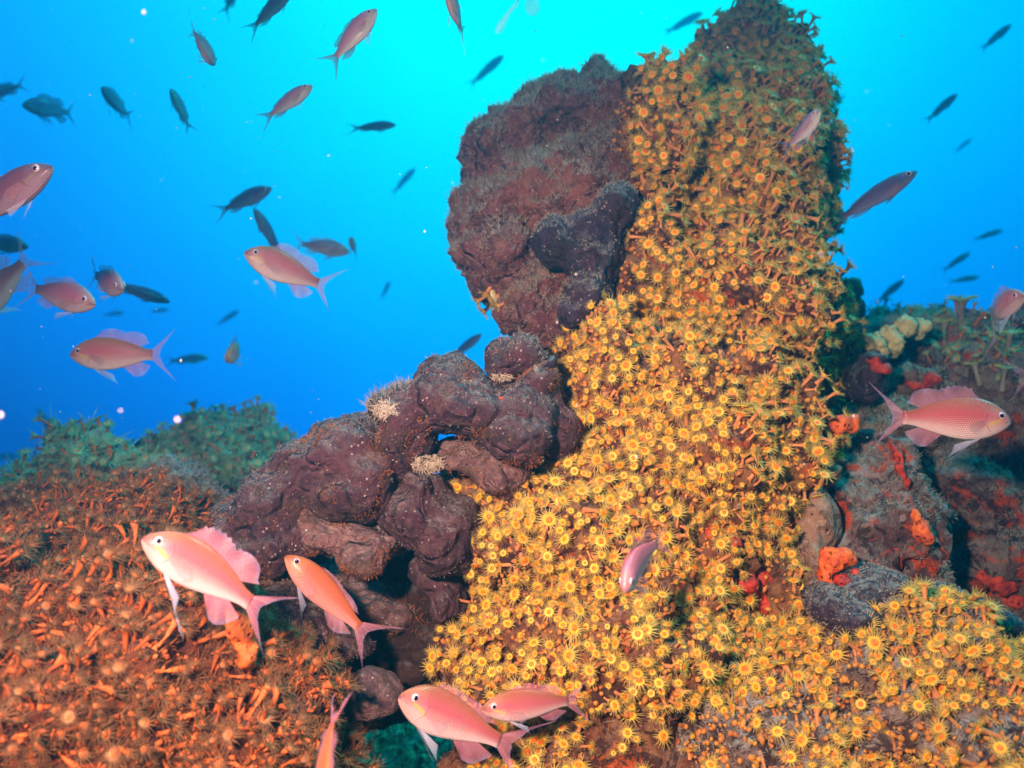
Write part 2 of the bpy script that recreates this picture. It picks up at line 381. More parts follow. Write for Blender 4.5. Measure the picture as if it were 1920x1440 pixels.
def poisson(Q, Nn, rad):
    cell = {}; keep = []
    for i, p in enumerate(Q):
        key = tuple((p / rad).astype(int)); good = True
        for dx in (-1, 0, 1):
            for dy in (-1, 0, 1):
                for dz in (-1, 0, 1):
                    for j in cell.get((key[0] + dx, key[1] + dy, key[2] + dz), ()):
                        if ((Q[j] - p) ** 2).sum() < rad * rad: good = False; break
                    if not good: break
                if not good: break
            if not good: break
        if good: cell.setdefault(key, []).append(i); keep.append(i)
    return Q[keep], Nn[keep]
TREE = None
def hit(px, py):
    o = Vector((0, 0, 0)); d = at(px, py, 1).normalized()
    r = TREE.ray_cast(o, d)
    return (r[0], r[1]) if r[0] is not None else (None, None)
def visible(P, eps=.02):
    d = P.length; r = TREE.ray_cast(Vector((0, 0, 0)), P.normalized())
    return r[0] is None or r[3] > d - eps
#PART2
# ---------------------------------------------------------------- the reef
bed_v = []; bed_t = []; nr_, ns_ = 24, 48
for i in range(nr_ + 1):
    rr = 3.6 * (i / nr_) ** 1.3
    for j in range(ns_):
        a = j / ns_ * 2 * math.pi; x, y = rr * math.cos(a), rr * math.sin(a) + .5
        bed_v.append((x, y, -1.0 - .25 * noise.fractal(Vector((x, y, 3)) * .8, 1, 2, 4) - .02 * rr * rr))
for i in range(nr_):
    for j in range(ns_):
        a, b = i * ns_ + j, i * ns_ + (j + 1) % ns_
        bed_t += [(a, a + ns_, b + ns_), (a, b + ns_, b)]
tag(link('sea_bed', mesh_np('sea_bed', bed_v, bed_t)), kind='structure').data.materials.append(MT['sand'])

ROUGH = ((14, .026, 4), (42, .012, 4), (120, .004, 3))
pillar, sp_pillar = blob('rock_pillar', [
    (1388, 115, 1.0, 84, 100, .08), (1392, 172, 1.0, 100, 150, .10), (1420, 205, .98, 98, 135, .10), (1405, 300, .93, 130, 170, .10), (1442, 370, .92, 112, 180, .12), (1445, 620, .90, 122, 220, .12), (1365, 420, .83, 160, 220, .14), (1345, 640, .75, 188, 230, .15),
    (1290, 830, .68, 225, 230, .15), (1130, 1010, .635, 265, 190, .13), (1130, 1250, .60, 280, 230, .13), (1232, 262, .81, 68, 105, .07),
    (1370, 1040, .70, 90, 200, .14), (1130, 720, .71, 100, 140, .10), (1250, 1420, .58, 380, 160, .12), (1220, 500, .78, 60, 120, .08), (1205, 420, .79, 50, 80, .06),
    (1300, 1750, .60, 420, 420, .2)],
    'pillar', 'tall leaning reef pillar crusted all over with yellow cup polyps', 'rock', .005, 3, ROUGH, 3)
low_right, sp_low = blob('reef_mound', [
    (1500, 1400, .56, 330, 190, .12), (1760, 1300, .53, 230, 160, .12), (1880, 1420, .50, 200, 220, .1), (1620, 1240, .60, 160, 90, .08), (1750, 1700, .55, 450, 350, .15)],
    'turf_rock', 'low crusted mound with orange polyps and grey turf under the dark blue sponge', 'reef mound', .005, 3, ROUGH, 5)
left_mound, sp_left = blob('reef_mound', [
    (90, 1330, .46, 360, 250, .12), (330, 1370, .50, 290, 190, .10), (220, 1105, .60, 225, 160, .12), (110, 985, .70, 85, 60, .08), (480, 1430, .54, 170, 130, .09),
    (200, 1750, .5, 520, 400, .2), (20, 1150, .5, 120, 140, .1)],
    'mound', 'rounded rusty brown mound covered in half-closed long-stalked polyps', 'reef mound', .005, 3, ROUGH, 9)
back_left, sp_bl = blob('reef_mound', [
    (390, 880, 1.15, 128, 90, .12), (300, 900, 1.05, 60, 55, .1), (20, 975, .85, 140, 85, .1), (190, 905, .95, 110, 55, .08), (100, 930, 1.0, 120, 60, .08), (260, 1000, .9, 150, 100, .12), (470, 960, 1.1, 90, 110, .12), (350, 1250, 1.1, 300, 260, .15)],
    'far', 'bushy green-blue reef mound behind the rusty brown one', 'reef mound', .007, 3, ((9, .05, 4), (30, .02, 4)), 12)
turf_l, sp_tl = blob('turf_boulder', [(300, 940, .86, 88, 52, .06, 15), (370, 985, .84, 60, 45, .05, 30)],
    'turf_rock', 'blue-grey turf-covered boulder between the brown mound and the green mound', 'rock', .005, 3, ROUGH, 14)
hole, sp_hole = blob('reef_ledge', [(700, 1400, 1.25, 190, 130, .15), (640, 1500, 1.1, 260, 120, .15)],
    'far', 'shaded green-blue ledge glimpsed low down between brown mound and pillar', 'rock', .007, 3, ((9, .04, 4), (30, .02, 4)), 15)
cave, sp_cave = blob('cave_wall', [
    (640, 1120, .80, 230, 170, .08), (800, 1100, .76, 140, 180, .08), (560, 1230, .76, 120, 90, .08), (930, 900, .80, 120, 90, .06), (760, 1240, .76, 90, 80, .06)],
    'cave', 'rock at the back of the hollow under the sponge lobes, its shade painted dark maroon', 'rock', .006, 3, ROUGH, 18)
far_r, sp_fr = blob('reef_mound', [(1610, 650, 1.35, 80, 70, .15), (1560, 760, 1.3, 110, 120, .15), (1690, 700, 1.4, 120, 90, .15), (1650, 900, 1.2, 150, 180, .15)],
    'far', 'dim green reef mound in the gap just behind the tall pillar', 'reef mound', .007, 3, ((9, .04, 4), (30, .02, 4)), 21)
right_rock, sp_rr = blob('reef_wall', [
    (1840, 830, .90, 170, 190, .14), (1800, 700, .98, 130, 85, .12, -25), (1890, 1030, .84, 170, 220, .14), (1740, 1000, .86, 90, 200, .12), (1930, 680, 1.0, 110, 85, .12),
    (1640, 760, .96, 70, 60, .08), (1700, 690, 1.0, 90, 60, .1, -30)],
    'red_rock', 'craggy maroon and red crusted reef wall with blue-grey turf', 'rock', .005, 2, ((10, .035, 5), (38, .012, 5), (120, .003, 3)), 25)
ledge_r, sp_lr = blob('turf_boulder', [(1650, 800, .88, 120, 40, .06, 10), (1720, 760, .93, 90, 50, .08, -20)],
    'turf_rock', 'blue-grey turf ledge beside the round orange sponge', 'rock', .005, 3, ROUGH, 27)
round_b, sp_rb = blob('round_boulder', [(1610, 950, .74, 115, 130, .1), (1650, 1030, .75, 105, 100, .09), (1570, 1000, .735, 85, 125, .08)],
    'red_rock', 'rounded dark maroon boulder with silty patches right of the pillar foot', 'rock', .004, 3, ((16, .02, 4), (50, .007, 4), (130, .003, 3)), 31)
rim, sp_rim = blob('crust_lobe', [(1512, 960, .715, 42, 90, .04, 12), (1502, 1050, .70, 38, 90, .04), (1520, 1110, .70, 48, 50, .035), (1545, 885, .73, 40, 26, .03, 30)],
    'shell', 'smooth pinkish brown crusty lobe edging the maroon boulder', 'sponge', .003, 6, ((22, .008, 3), (90, .0015, 3)), 33)

# sponges
LOBE = ((15, .014, 3), (50, .003, 4), (160, .0014, 4))
s1, sp1 = blob('lobed_sponge', [(650, 850, .66, 88, 78, .07), (590, 880, .66, 70, 70, .06), (520, 940, .65, 85, 62, .06, 35), (450, 985, .66, 60, 55, .05, 30), (500, 1020, .65, 90, 55, .05), (690, 900, .65, 62, 65, .06), (640, 920, .65, 70, 45, .05)],
    'lobe', 'big smooth purple-brown sponge lobe sloping down at the left end of the chain', 'sponge', .003, 26, LOBE, 41)
s3, sp3 = blob('arched_sponge', [(840, 745, .67, 82, 58, .06, 12), (770, 785, .67, 52, 50, .055, 35), (900, 750, .68, 80, 45, .055), (985, 770, .67, 70, 55, .055), (965, 815, .66, 72, 36, .05), (1035, 810, .69, 45, 60, .05), (870, 765, .665, 95, 38, .055), (762, 850, .68, 34, 52, .04), (792, 836, .685, 34, 32, .035), (745, 830, .67, 32, 48, .04, 10), (1010, 720, .68, 40, 45, .05)],
    'lobe', 'purple-brown sponge arching over a small blue gap in the chain', 'sponge', .003, 26, LOBE, 43)
s3b, sp3b = blob('lobed_sponge', [(862, 862, .70, 82, 40, .035), (790, 880, .69, 45, 30, .035), (940, 880, .68, 60, 60, .04)],
    'pale_lobe', 'low mauve-brown sponge bridge just below the arch gap', 'sponge', .003, 26, LOBE, 44)
s4, sp4 = blob('lobed_sponge', [(790, 950, .655, 60, 75, .06), (840, 1000, .65, 60, 70, .055), (790, 905, .66, 48, 38, .045)],
    'lobe', 'upright dusky sponge lobe hard against the left edge of the polyps', 'sponge', .003, 26, LOBE, 47)
s5, sp5 = blob('lobed_sponge', [(650, 985, .675, 78, 42, .045, 10), (720, 1000, .665, 70, 40, .05), (690, 1040, .655, 48, 50, .04), (630, 1000, .67, 60, 36, .04), (600, 960, .68, 60, 40, .04)],
    'pale_lobe', 'mauve hanging sponge lobe over the dark hollow', 'sponge', .003, 26, LOBE, 49)
s6, sp6 = blob('round_sponge', [(975, 668, .70, 55, 40, .045, 10), (945, 690, .70, 32, 30, .03)],
    'lobe', 'knobbly purple sponge knob tucked under the big maroon sponge', 'sponge', .003, 8, LOBE, 51)
s6b, sp6b = blob('round_sponge', [(1015, 690, .685, 48, 24, .035, 35)],
    'dark', 'small blue-grey sponge ridge beside the knobbly purple knob', 'sponge', .003, 8, LOBE, 52)
s7, sp7 = blob('round_sponge', [(818, 1075, .70, 48, 45, .04), (835, 1130, .69, 45, 50, .04)],
    'lobe', 'small smooth mauve sponge pad in the shade beside the polyps', 'sponge', .003, 26, LOBE, 53)
s8, sp8 = blob('round_sponge', [(700, 1130, .74, 90, 36, .04, -8), (600, 1090, .76, 60, 30, .03, 20)],
    'pale_lobe', 'ridge of mauve sponge crossing the dark hollow', 'sponge', .003, 8, LOBE, 55)
s9, sp9 = blob('lobed_sponge', [(530, 1220, .62, 65, 78, .045), (510, 1150, .64, 40, 60, .035), (575, 1270, .62, 50, 42, .035)],
    'lobe', 'dark upright sponge plate beside the orange crust', 'sponge', .003, 26, LOBE, 57)
s10, sp10 = blob('round_sponge', [(665, 1205, .655, 58, 38, .03)],
    'lobe', 'round flat purple sponge below the tail of the second slender orange fish', 'sponge', .003, 8, LOBE, 59)
s11, sp11 = blob('round_sponge', [(705, 1290, .64, 52, 30, .03)],
    'pale_lobe', 'plain mauve-brown sponge pad low down near the blue-green gap', 'sponge', .003, 8, LOBE, 61)
s12, sp12 = blob('round_sponge', [(620, 1290, .63, 50, 28, .03, 20)],
    'lobe', 'small dark sponge flap under the upright sponge plate', 'sponge', .003, 8, LOBE, 62)
s13, sp13 = blob('small_knob_sponge', [(765, 735, .70, 34, 24, .03, 25), (735, 765, .70, 24, 24, .025)],
    'dark', 'silt-frosted knob peeping over the left shoulder of the arched sponge', 'sponge', .003, 3, LOBE, 63)

BO = ((13, .022, 4), (48, .008, 4), (150, .0032, 3))
big, sp_big = blob('barrel_sponge', [
    (1130, 240, .88, 85, 112, .09), (1050, 220, .87, 85, 72, .09), (985, 260, .87, 70, 70, .09), (930, 300, .86, 60, 62, .08), (935, 400, .83, 75, 92, .09),
    (985, 380, .82, 90, 100, .1), (960, 480, .82, 82, 92, .09), (1010, 540, .82, 80, 80, .08), (1075, 400, .82, 100, 140, .09), (1040, 605, .81, 62, 62, .06), (1000, 575, .82, 60, 50, .05), (1150, 330, .84, 70, 90, .08)],
    'boulder', 'huge maroon-brown boulder-shaped sponge dusted with silt, jutting left from the pillar', 'sponge', .0045, 3, BO, 71)
dk, sp_dk = blob('lobed_sponge', [(1142, 388, .76, 40, 40, .05), (1108, 432, .76, 48, 42, .045, 30), (1047, 455, .755, 42, 42, .045), (1110, 490, .75, 58, 55, .05), (1105, 560, .74, 48, 65, .045), (1075, 600, .74, 32, 42, .035)],
    'dark', 'blue-black lobed sponge wedged between the big maroon sponge and the pillar', 'sponge', .003, 26, LOBE, 73)
dr, sp_dr = blob('lobed_sponge', [(1600, 1105, .64, 75, 34, .04, 14), (1660, 1095, .64, 55, 36, .035, -15), (1545, 1130, .63, 38, 32, .03), (1590, 1150, .62, 60, 25, .03)],
    'dark', 'dark blue sponge cushion below the orange horseshoe crust', 'sponge', .003, 4, ((17, .006, 3), (90, .0016, 3)), 75)
dr2, sp_dr2 = blob('lobed_sponge', [(1830, 1150, .66, 85, 30, .035, -22), (1760, 1120, .66, 45, 22, .03)],
    'dark', 'dark blue sponge ridge below the red reef wall near the photo edge', 'sponge', .003, 4, ((17, .006, 3), (90, .0016, 3)), 77)
dm, sp_dm = blob('tube_sponge', [(1625, 700, .87, 32, 62, .04, -18), (1645, 668, .86, 30, 24, .03)],
    'dark', 'stubby plum sponge column with a red patch beside the cream sponge', 'sponge', .003, 8, LOBE, 79)
fk = blob('tube_sponge', [(1592, 540, 1.2, 20, 16, .03), (1600, 575, 1.22, 22, 14, .03, -20), (1575, 600, 1.24, 30, 40, .04)],
    'far', 'small dark green branching sponge sticking out behind the pillar', 'sponge', .005, 3, ((20, .012, 4), (60, .004, 3)), 81)[0]
for k, (x, y, rx, ry, ro, w) in enumerate([(1644, 648, 17, 24, 12, 'leftmost stub'), (1668, 640, 19, 32, -4, 'fat middle finger'), (1690, 618, 16, 26, -16, 'tallest finger'), (1724, 612, 12, 20, -5, 'small outlying stub')]):
    blob('sponge_finger', [(x, y, .90 + .01 * k, rx, ry, .016, ro)], 'cream', 'pale cream sponge, the %s of the cream cluster' % w, 'sponge', .002, 3, ((60, .007, 4), (160, .003, 3)), 90 + k, group='cream sponge fingers')

TREE = BVHTree.FromPolygons(
    [tuple(p) for P, T in BV for p in P],
    [tuple(int(i) for i in t) for t in np.concatenate([T + off for (P, T), off in zip(BV, np.cumsum([0] + [len(P) for P, _ in BV[:-1]]))])])

# coloured crusts: thin patches lying on whatever surface is there
def crust(name, spots, mat, label, lift=.004, seed=1):
    e = []; ds = [to_px(np.array([hit(q[0], q[1])[0][:]]))[2][0] for q in spots if hit(q[0], q[1])[0] is not None]
    for (x, y, rx, ry, ro) in spots:
        p, n = hit(x, y)
        if p is None: continue
        d = to_px(np.array([p[:]]))[2][0]
        if seed in (101, 103, 105):
            d = min(ds)
        e.append((x, y, d - lift, rx, ry, .010, ro))
    if e: return blob(name, e, mat, label, 'sponge', .0022, 3, ((70, .005, 3), (200, .0012, 3)), seed, solid=False)[0]
crust('crust_sponge', [(430, 1120, 28, 36, 20), (450, 1175, 22, 48, 8), (466, 1230, 13, 32, 20)], 'orange', 'bright orange crust sponge wedged between brown mound and dark sponge plate', .03, 101)
crust('crust_sponge', [(722, 1243, 12, 7, -30)], 'orange', 'tiny orange crust beside the round flat purple sponge', .006, 102)
crust('crust_sponge', [(1562, 1050, 24, 24, 0), (1550, 1085, 14, 30, 5), (1585, 1040, 20, 16, 0)], 'orange', 'orange horseshoe crust on the maroon boulder above the dark blue cushion', .012, 103)
crust('crust_sponge', [(1580, 1092, 14, 12, 0), (1600, 1072, 12, 6, 30)], 'red', 'small red crust beside the orange horseshoe crust', .008, 104)
crust('crust_sponge', [(1584, 795, 30, 22, 5), (1560, 805, 20, 12, 0)], 'orange', 'round orange sponge mass right of the pillar on the turf ledge', .018, 105)
crust('crust_sponge', [(1652, 690, 18, 10, -15), (1640, 676, 12, 9, 0)], 'red', 'red crust on the stubby plum column', .006, 106)
crust('crust_sponge', [(1720, 725, 26, 8, -15), (1750, 712, 16, 14, -40)], 'red', 'red crust just above the back of the big pink fish', .008, 107)
crust('crust_sponge', [(1682, 865, 8, 34, 12), (1695, 900, 6, 28, 12)], 'red', 'narrow scarlet streak below the tail of the big pink fish', .008, 108)
crust('crust_sponge', [(1425, 1085, 26, 30, 0), (1432, 1120, 18, 34, 0), (1400, 1095, 20, 20, 0)], 'red', 'scarlet crust between the pillar foot and the pinkish lobe', .006, 109)
crust('crust_sponge', [(1330, 998, 16, 12, 20), (1375, 1018, 14, 10, 0)], 'red', 'small orange-red crust among polyps above the scarlet crust', .005, 110)
crust('crust_sponge', [(1272, 1110, 24, 12, 20)], 'orange', 'orange crust just right of the dark violet fish', .006, 111)
crust('crust_sponge', [(1162, 600, 13, 11, 0)], 'red', 'small red crust among the uppermost left polyps below the blue-black sponge', .005, 112)
crust('crust_sponge', [(1280, 535, 28, 20, 10)], 'nubbin', 'soft orange-yellow crust high on the pillar face', .005, 113)
crust('crust_sponge', [(1870, 1090, 40, 22, -20), (1900, 1120, 30, 20, 0)], 'red', 'deep red crust on the reef wall at the photo edge', .006, 114)
crust('crust_sponge', [(1715, 985, 10, 34, 5), (1735, 1000, 8, 20, 5)], 'orange', 'rusty orange streak in the crevice right of the maroon boulder', .008, 115)
crust('crust_sponge', [(940, 748, 9, 8, 0)], 'orange', 'single orange dot on the arched sponge', .003, 116)
crust('crust_sponge', [(925, 552, 12, 16, 30)], 'cream', 'pale cream patch low on the big maroon sponge', .004, 117)
crust('crust_sponge', [(1030, 1420, 3, 3, 0), (100, 915, 12, 9, 0)], 'nubbin', 'small yellow sponge ball on top of the brown mound', .02, 118) if False else None
#PART3
# ---------------------------------------------------------------- cup polyps
def tube(path, rad, seg=7, cap=False):
    """rings round a path -> verts, tris"""
    path = np.asarray(path, float); V = []; T = []
    for i, p in enumerate(path):
        t = path[min(i + 1, len(path) - 1)] - path[max(i - 1, 0)]; t /= np.linalg.norm(t)
        a = np.cross(t, [0, 0, 1.0]) if abs(t[2]) < .9 else np.cross(t, [1.0, 0, 0]); a /= np.linalg.norm(a); b = np.cross(t, a)
        for j in range(seg):
            w = j / seg * 2 * math.pi; V.append(p + rad[i] * (math.cos(w) * a + math.sin(w) * b))
    for i in range(len(path) - 1):
        for j in range(seg):
            q, r = i * seg + j, i * seg + (j + 1) % seg
            T += [(q, r, q + seg), (r, r + seg, q + seg)]
    if cap:
        V.append(path[-1]); e = len(V) - 1; o = (len(path) - 1) * seg
        T += [(o + j, o + (j + 1) % seg, e) for j in range(seg)]
    return np.array(V), np.array(T)
def polyp(seed, stalk=.010, dr=.0042, tl=.0058, lift=.25, nt=26, bend=.25):
    r = random.Random(seed); bx, by = r.uniform(-bend, bend), r.uniform(-bend, bend)
    def sp(t): return np.array([bx * stalk * t * t, by * stalk * t * t, stalk * t])
    tt = [-.35, 0, .3, .6, .85, 1.0]
    sv, st = tube([sp(max(t, 0)) + np.array([0, 0, min(t, 0) * stalk]) for t in tt], [dr * .62, dr * .48, dr * .40, dr * .42, dr * .62, dr * .98], 8)
    top = sp(1.0)
    # disc: mouth, raised ring, trough, rim
    prof = [(0, -.02), (.12, .12), (.26, .30), (.36, .20), (.54, .06), (.80, .12), (1.0, .14), (1.02, -.12)]; sg = 14
    V = [(0, 0, prof[0][1] * dr)]; T = []; MI = []
    for (rr, z) in prof[1:]:
        for j in range(sg):
            w = j / sg * 2 * math.pi; q = dr * rr * (1 + r.uniform(-.03, .03)); V.append((q * math.cos(w), q * math.sin(w), z * dr))
    for j in range(sg): T.append((0, 1 + j, 1 + (j + 1) % sg)); MI.append(1)
    for i in range(len(prof) - 2):
        for j in range(sg):
            a, b = 1 + i * sg + j, 1 + i * sg + (j + 1) % sg
            T += [(a, a + sg, b), (b, a + sg, b + sg)]; MI += [1 if i < 3 else 0] * 2
    dv = np.array(V) + top; dt = np.array(T)
    TV = []; TT = []; n = 0
    for k in range(nt):
        w = (k + r.uniform(-.25, .25)) / nt * 2 * math.pi; ln = tl * r.uniform(.7, 1.12); li = lift + (.30 if k % 2 else -.05) + r.uniform(-.12, .12)
        cu = r.uniform(-.5, .15); sw = r.uniform(-.25, .25)
        P = []
        for q in (0, .35, .7, 1.0):
            e = li + cu * q; ra = dr * .93 + ln * q * math.cos(e); ww = w + sw * q * .4
            P.append(top + np.array([ra * math.cos(ww), ra * math.sin(ww), ln * q * math.sin(e) + dr * .08]))
        v, t = tube(P, [dr * .13, dr * .09, dr * .055, dr * .028], 3)
        TV.append(v); TT.append(t + n); n += len(v)
    return dict(stalk=(sv, st), disc=(dv, dt, np.array(MI)), tent=(np.concatenate(TV), np.concatenate(TT)))
YP = [polyp(s, stalk=h, dr=d, tl=t, lift=l) for s, h, d, t, l in
      [(1, .009, .0043, .0060, .15), (2, .007, .0046, .0066, .05), (3, .011, .0038, .0055, .35), (4, .006, .0034, .0042, .5), (5, .014, .0040, .0058, .25), (6, .008, .0030, .0036, .7), (7, .009, .0048, .0068, .2), (8, .017, .0036, .0060, .45), (9, .012, .0030, .0050, 1.15), (10, .010, .0036, .0046, .9), (11, .008, .0044, .0072, -.1)]]
BP = [polyp(s + 50, stalk=h, dr=d, tl=t, lift=l, nt=28, bend=.5) for s, h, d, t, l in
      [(1, .016, .0040, .0075, .5), (2, .020, .0036, .0085, .7), (3, .012, .0042, .0070, .4), (4, .018, .0032, .0080, .9)]]
def frame(nrm, spin):
    z = np.asarray(nrm, float); z /= np.linalg.norm(z)
    a = np.array([1.0, 0, 0]) if abs(z[0]) < .8 else np.array([0, 1.0, 0]); x = np.cross(a, z); x /= np.linalg.norm(x); y = np.cross(z, x)
    c, s = math.cos(spin), math.sin(spin)
    return np.stack([c * x + s * y, -s * x + c * y, z], 1)
def region_y(px, py):
    if py < 330 and px < 1300: return 'yellow polyp on the bright shoulder between the big maroon sponge and the pillar'
    if py < 330: return 'yellow-green polyp on the shaded crown of the pillar'
    if px > 1430 and py < 900: return 'blue-green tinged polyp on the shaded right flank of the pillar'
    if px < 960 and py > 840 and py < 1300: return 'yellow orange-centred polyp along the left edge of the pillar foot'
    if py < 640: return 'yellow orange-centred polyp high on the open face of the pillar'
    if py < 900: return 'yellow orange-centred polyp halfway up the pillar'
    if px > 1480: return 'orange-yellow polyp on the low mound beneath the dark blue sponge'
    if py > 1180: return 'golden polyp near the foot of the pillar behind the low swimming fish'
    return 'golden orange-centred polyp on the broad lower bulge of the pillar'
def region_b(px, py):
    if py < 1000: return 'small rusty polyp on the upper slope of the brown mound'
    if px > 330: return 'brown long-stalked polyp on the brown mound below the orange crust'
    if py < 1200: return 'brown long-stalked polyp with greyish tentacles halfway down the brown mound'
    return 'large orange-stalked polyp low on the brown mound'
def polyp_field(pts, nrs, protos, mats, n_ind, name, cat, group, region, stuffname, tilt, stuff_label, scale=(.75, 1.25), size=None, jit=.35):
    ms = [[mesh_np(n, *p[k][:2]) for k, n in (('stalk', 'stalk'), ('disc', 'oral_disc'), ('tent', 'tentacle_ring'))] for p in protos]
    for p, (a, b, c) in zip(protos, ms):
        a.materials.append(MT[mats[0]]); b.materials.append(MT[mats[1]]); b.materials.append(MT[mats[2]]); c.materials.append(MT[mats[3]])
        b.polygons.foreach_set('material_index', p['disc'][2].astype(np.int32))
    px, py, d = to_px(pts)
    sc = rng.uniform(scale[0], scale[1], len(pts))
    if size is not None: sc = sc * size(px, py)
    pid = rng.integers(0, len(protos), len(pts)); spin = rng.random(len(pts)) * 6.28
    Fm = []
    for i in range(len(pts)):
        v = -pts[i] / np.linalg.norm(pts[i]); w = tilt(px[i], py[i])
        dirn = nrs[i] * w[0] + v * w[1] + np.array(w[2]) + rng.normal(0, jit, 3)
        if (dirn * nrs[i]).sum() < .1: dirn = dirn + nrs[i] * .5
        Fm.append(frame(dirn, spin[i]))
    vis = np.array([visible(Vector(p)) and 10 < x < 1910 and 8 < y < 1432 for p, x, y in zip(pts, px, py)])
    # the ones that show largest are objects of their own
    score = np.where(vis, sc / d, 0); order = np.argsort(-score); ind = set(order[:n_ind].tolist())
    SV = []; ST = []; SM = []; n = 0
    for i in range(len(pts)):
        if i in ind:
            e = bpy.data.objects.new(name, None); COL.objects.link(e); e.empty_display_size = .005
            mtx = Matrix(Fm[i].tolist()).to_4x4(); mtx.translation = Vector(pts[i]); e.matrix_world = mtx @ Matrix.Scale(float(sc[i]), 4)
            tag(e, region(px[i], py[i]), cat, group)
            for q, nm in zip(ms[pid[i]], ('stalk', 'oral_disc', 'tentacle_ring')): link(nm, q, e)
        else:
            p = protos[pid[i]]; 
            for k, off in (('stalk', 0), ('disc', 1), ('tent', 3)):
                SV.append((p[k][0] * sc[i]) @ Fm[i].T + pts[i]); ST.append(p[k][1] + n); n += len(p[k][0])
                SM.append(p[k][2] + 1 if k == 'disc' else np.full(len(p[k][1]), off))
    if SV:
        me = mesh_np(stuffname, np.concatenate(SV), np.concatenate(ST), np.concatenate(SM))
        for q in mats: me.materials.append(MT[q])
        tag(link(stuffname, me), stuff_label, cat, None, 'stuff')
    return len(ind), len(pts)

up = cdir((0, 1, 0)); upn = np.array(up)
# yellow field on the pillar and the low mound
def dens(Q, N_, base, ampl=.3):
    pass
def gap(px, py):
    """bare patches between polyps"""
    g = np.array([noise.noise(Vector((x / 90, y / 90, 2.2))) for x, y in zip(px, py)])
    return g > -.50
Q, Nn = sample(sp_pillar, 24000, -.1, 50)
px, py, d = to_px(Q); k = gap(px, py) & ~((px < 1200) & (py < 560)) & ~((px < 1290) & (py > 330) & (py < 440) & (px < 1200)) & ~((px < 880) & (py > 1335)) & ~((px > 1100) & (px < 1500) & (py > 1330) & (rng.random(len(px)) < .93))
k &= ~((px > 1395) & (px < 1480) & (py > 1040) & (py < 1160))
Q, Nn = Q[k], Nn[k]
Q2, N2 = sample(sp_low, 9000, -.1, 50)
px, py, d = to_px(Q2)
cl = np.array([noise.noise(Vector((x / 130, y / 110, 8.1))) for x, y in zip(px, py)])
k2 = ((py < 1290 + 50 * np.sin(px / 90)) | (cl > -.02) | (rng.random(len(px)) < .06)); k2 &= py > 1120; k2 &= ~((px < 1530) & (py > 1290) & (rng.random(len(px)) < .95))
Q2, N2 = Q2[k2], N2[k2]
Q, Nn = poisson(np.concatenate([Q, Q2]), np.concatenate([Nn, N2]), .0057)
vis = np.array([visible(Vector(p), .012) for p in Q]); Q, Nn = Q[vis], Nn[vis]
def tilt_y(px, py):
    if px > 1450 and py > 1080: return (.5, .25, upn * .6 + np.array([-.25, 0, 0]))
    if px > 1380 and py < 900: return (.6, .15, upn * .45 + np.array([.3, 0, 0]))
    if py < 500: return (.6, .45, upn * .35)
    return (.65, .65, np.array([-.05, 0, .02]))
r1 = polyp_field(Q, Nn, YP, ('p_stalk', 'p_disc', 'p_center', 'p_tent'), 300, 'cup_polyp', 'coral polyp', 'yellow cup polyps on the pillar',
                 region_y, 'cup_polyp_carpet', tilt_y, 'carpet of smaller yellow cup polyps filling the gaps on the pillar', scale=(.46, 1.02), jit=.48, size=lambda x, y: np.where(y < 420, 1.2, 1.0))
# brown field on the left mound
Q, Nn = sample(sp_left, 16000, -.2, 60)
k = np.array([noise.noise(Vector(p) * 22) > -.38 for p in Q]); Q, Nn = Q[k], Nn[k]
Q, Nn = poisson(Q, Nn, .0062)
vis = np.array([visible(Vector(p), .012) for p in Q]); Q, Nn = Q[vis], Nn[vis]
r2 = polyp_field(Q, Nn, BP, ('b_stalk', 'b_disc', 'b_center', 'b_tent'), 250, 'stalked_polyp', 'coral polyp', 'brown stalked polyps on the left mound',
                 region_b, 'stalked_polyp_carpet', lambda x, y: (.5, .15, upn * .35 + np.array([.75, 0, 0])), 'carpet of smaller brown stalked polyps filling the gaps on the mound', scale=(.6, 1.0), size=lambda x, y: np.where(y < 1020, .75, 1.0), jit=.28)
# polyp fields behind: same polyps, blue-green water light painted into their colour
Qs = []; Ns = []
for sp, n, rad in ((sp_bl, 9000, .010), (sp_fr, 6000, .012), (sp_hole, 3000, .012)):
    q, nn = sample(sp, n, -.3, 60); q, nn = poisson(q, nn, rad); Qs.append(q); Ns.append(nn)
q, nn = sample(sp_rr, 1500, -.2, 40, keep=lambda x, y, n, c: ((x > 1740) & (y < 690)) | ((x > 1860) & (y < 720))); q, nn = poisson(q, nn, .015); Qs.append(q); Ns.append(nn)
polyp_field(np.concatenate(Qs), np.concatenate(Ns), YP, ('b_stalk', 'hair_teal', 'p_stalk', 'hair_teal'), 0, 'cup_polyp', 'coral polyps', None, region_y, 'distant_polyp_carpet',
            lambda x, y: (.7, .1, upn * .4), 'polyps carpeting the reef behind, dim green-blue light painted into their colour', scale=(.6, 1.15))
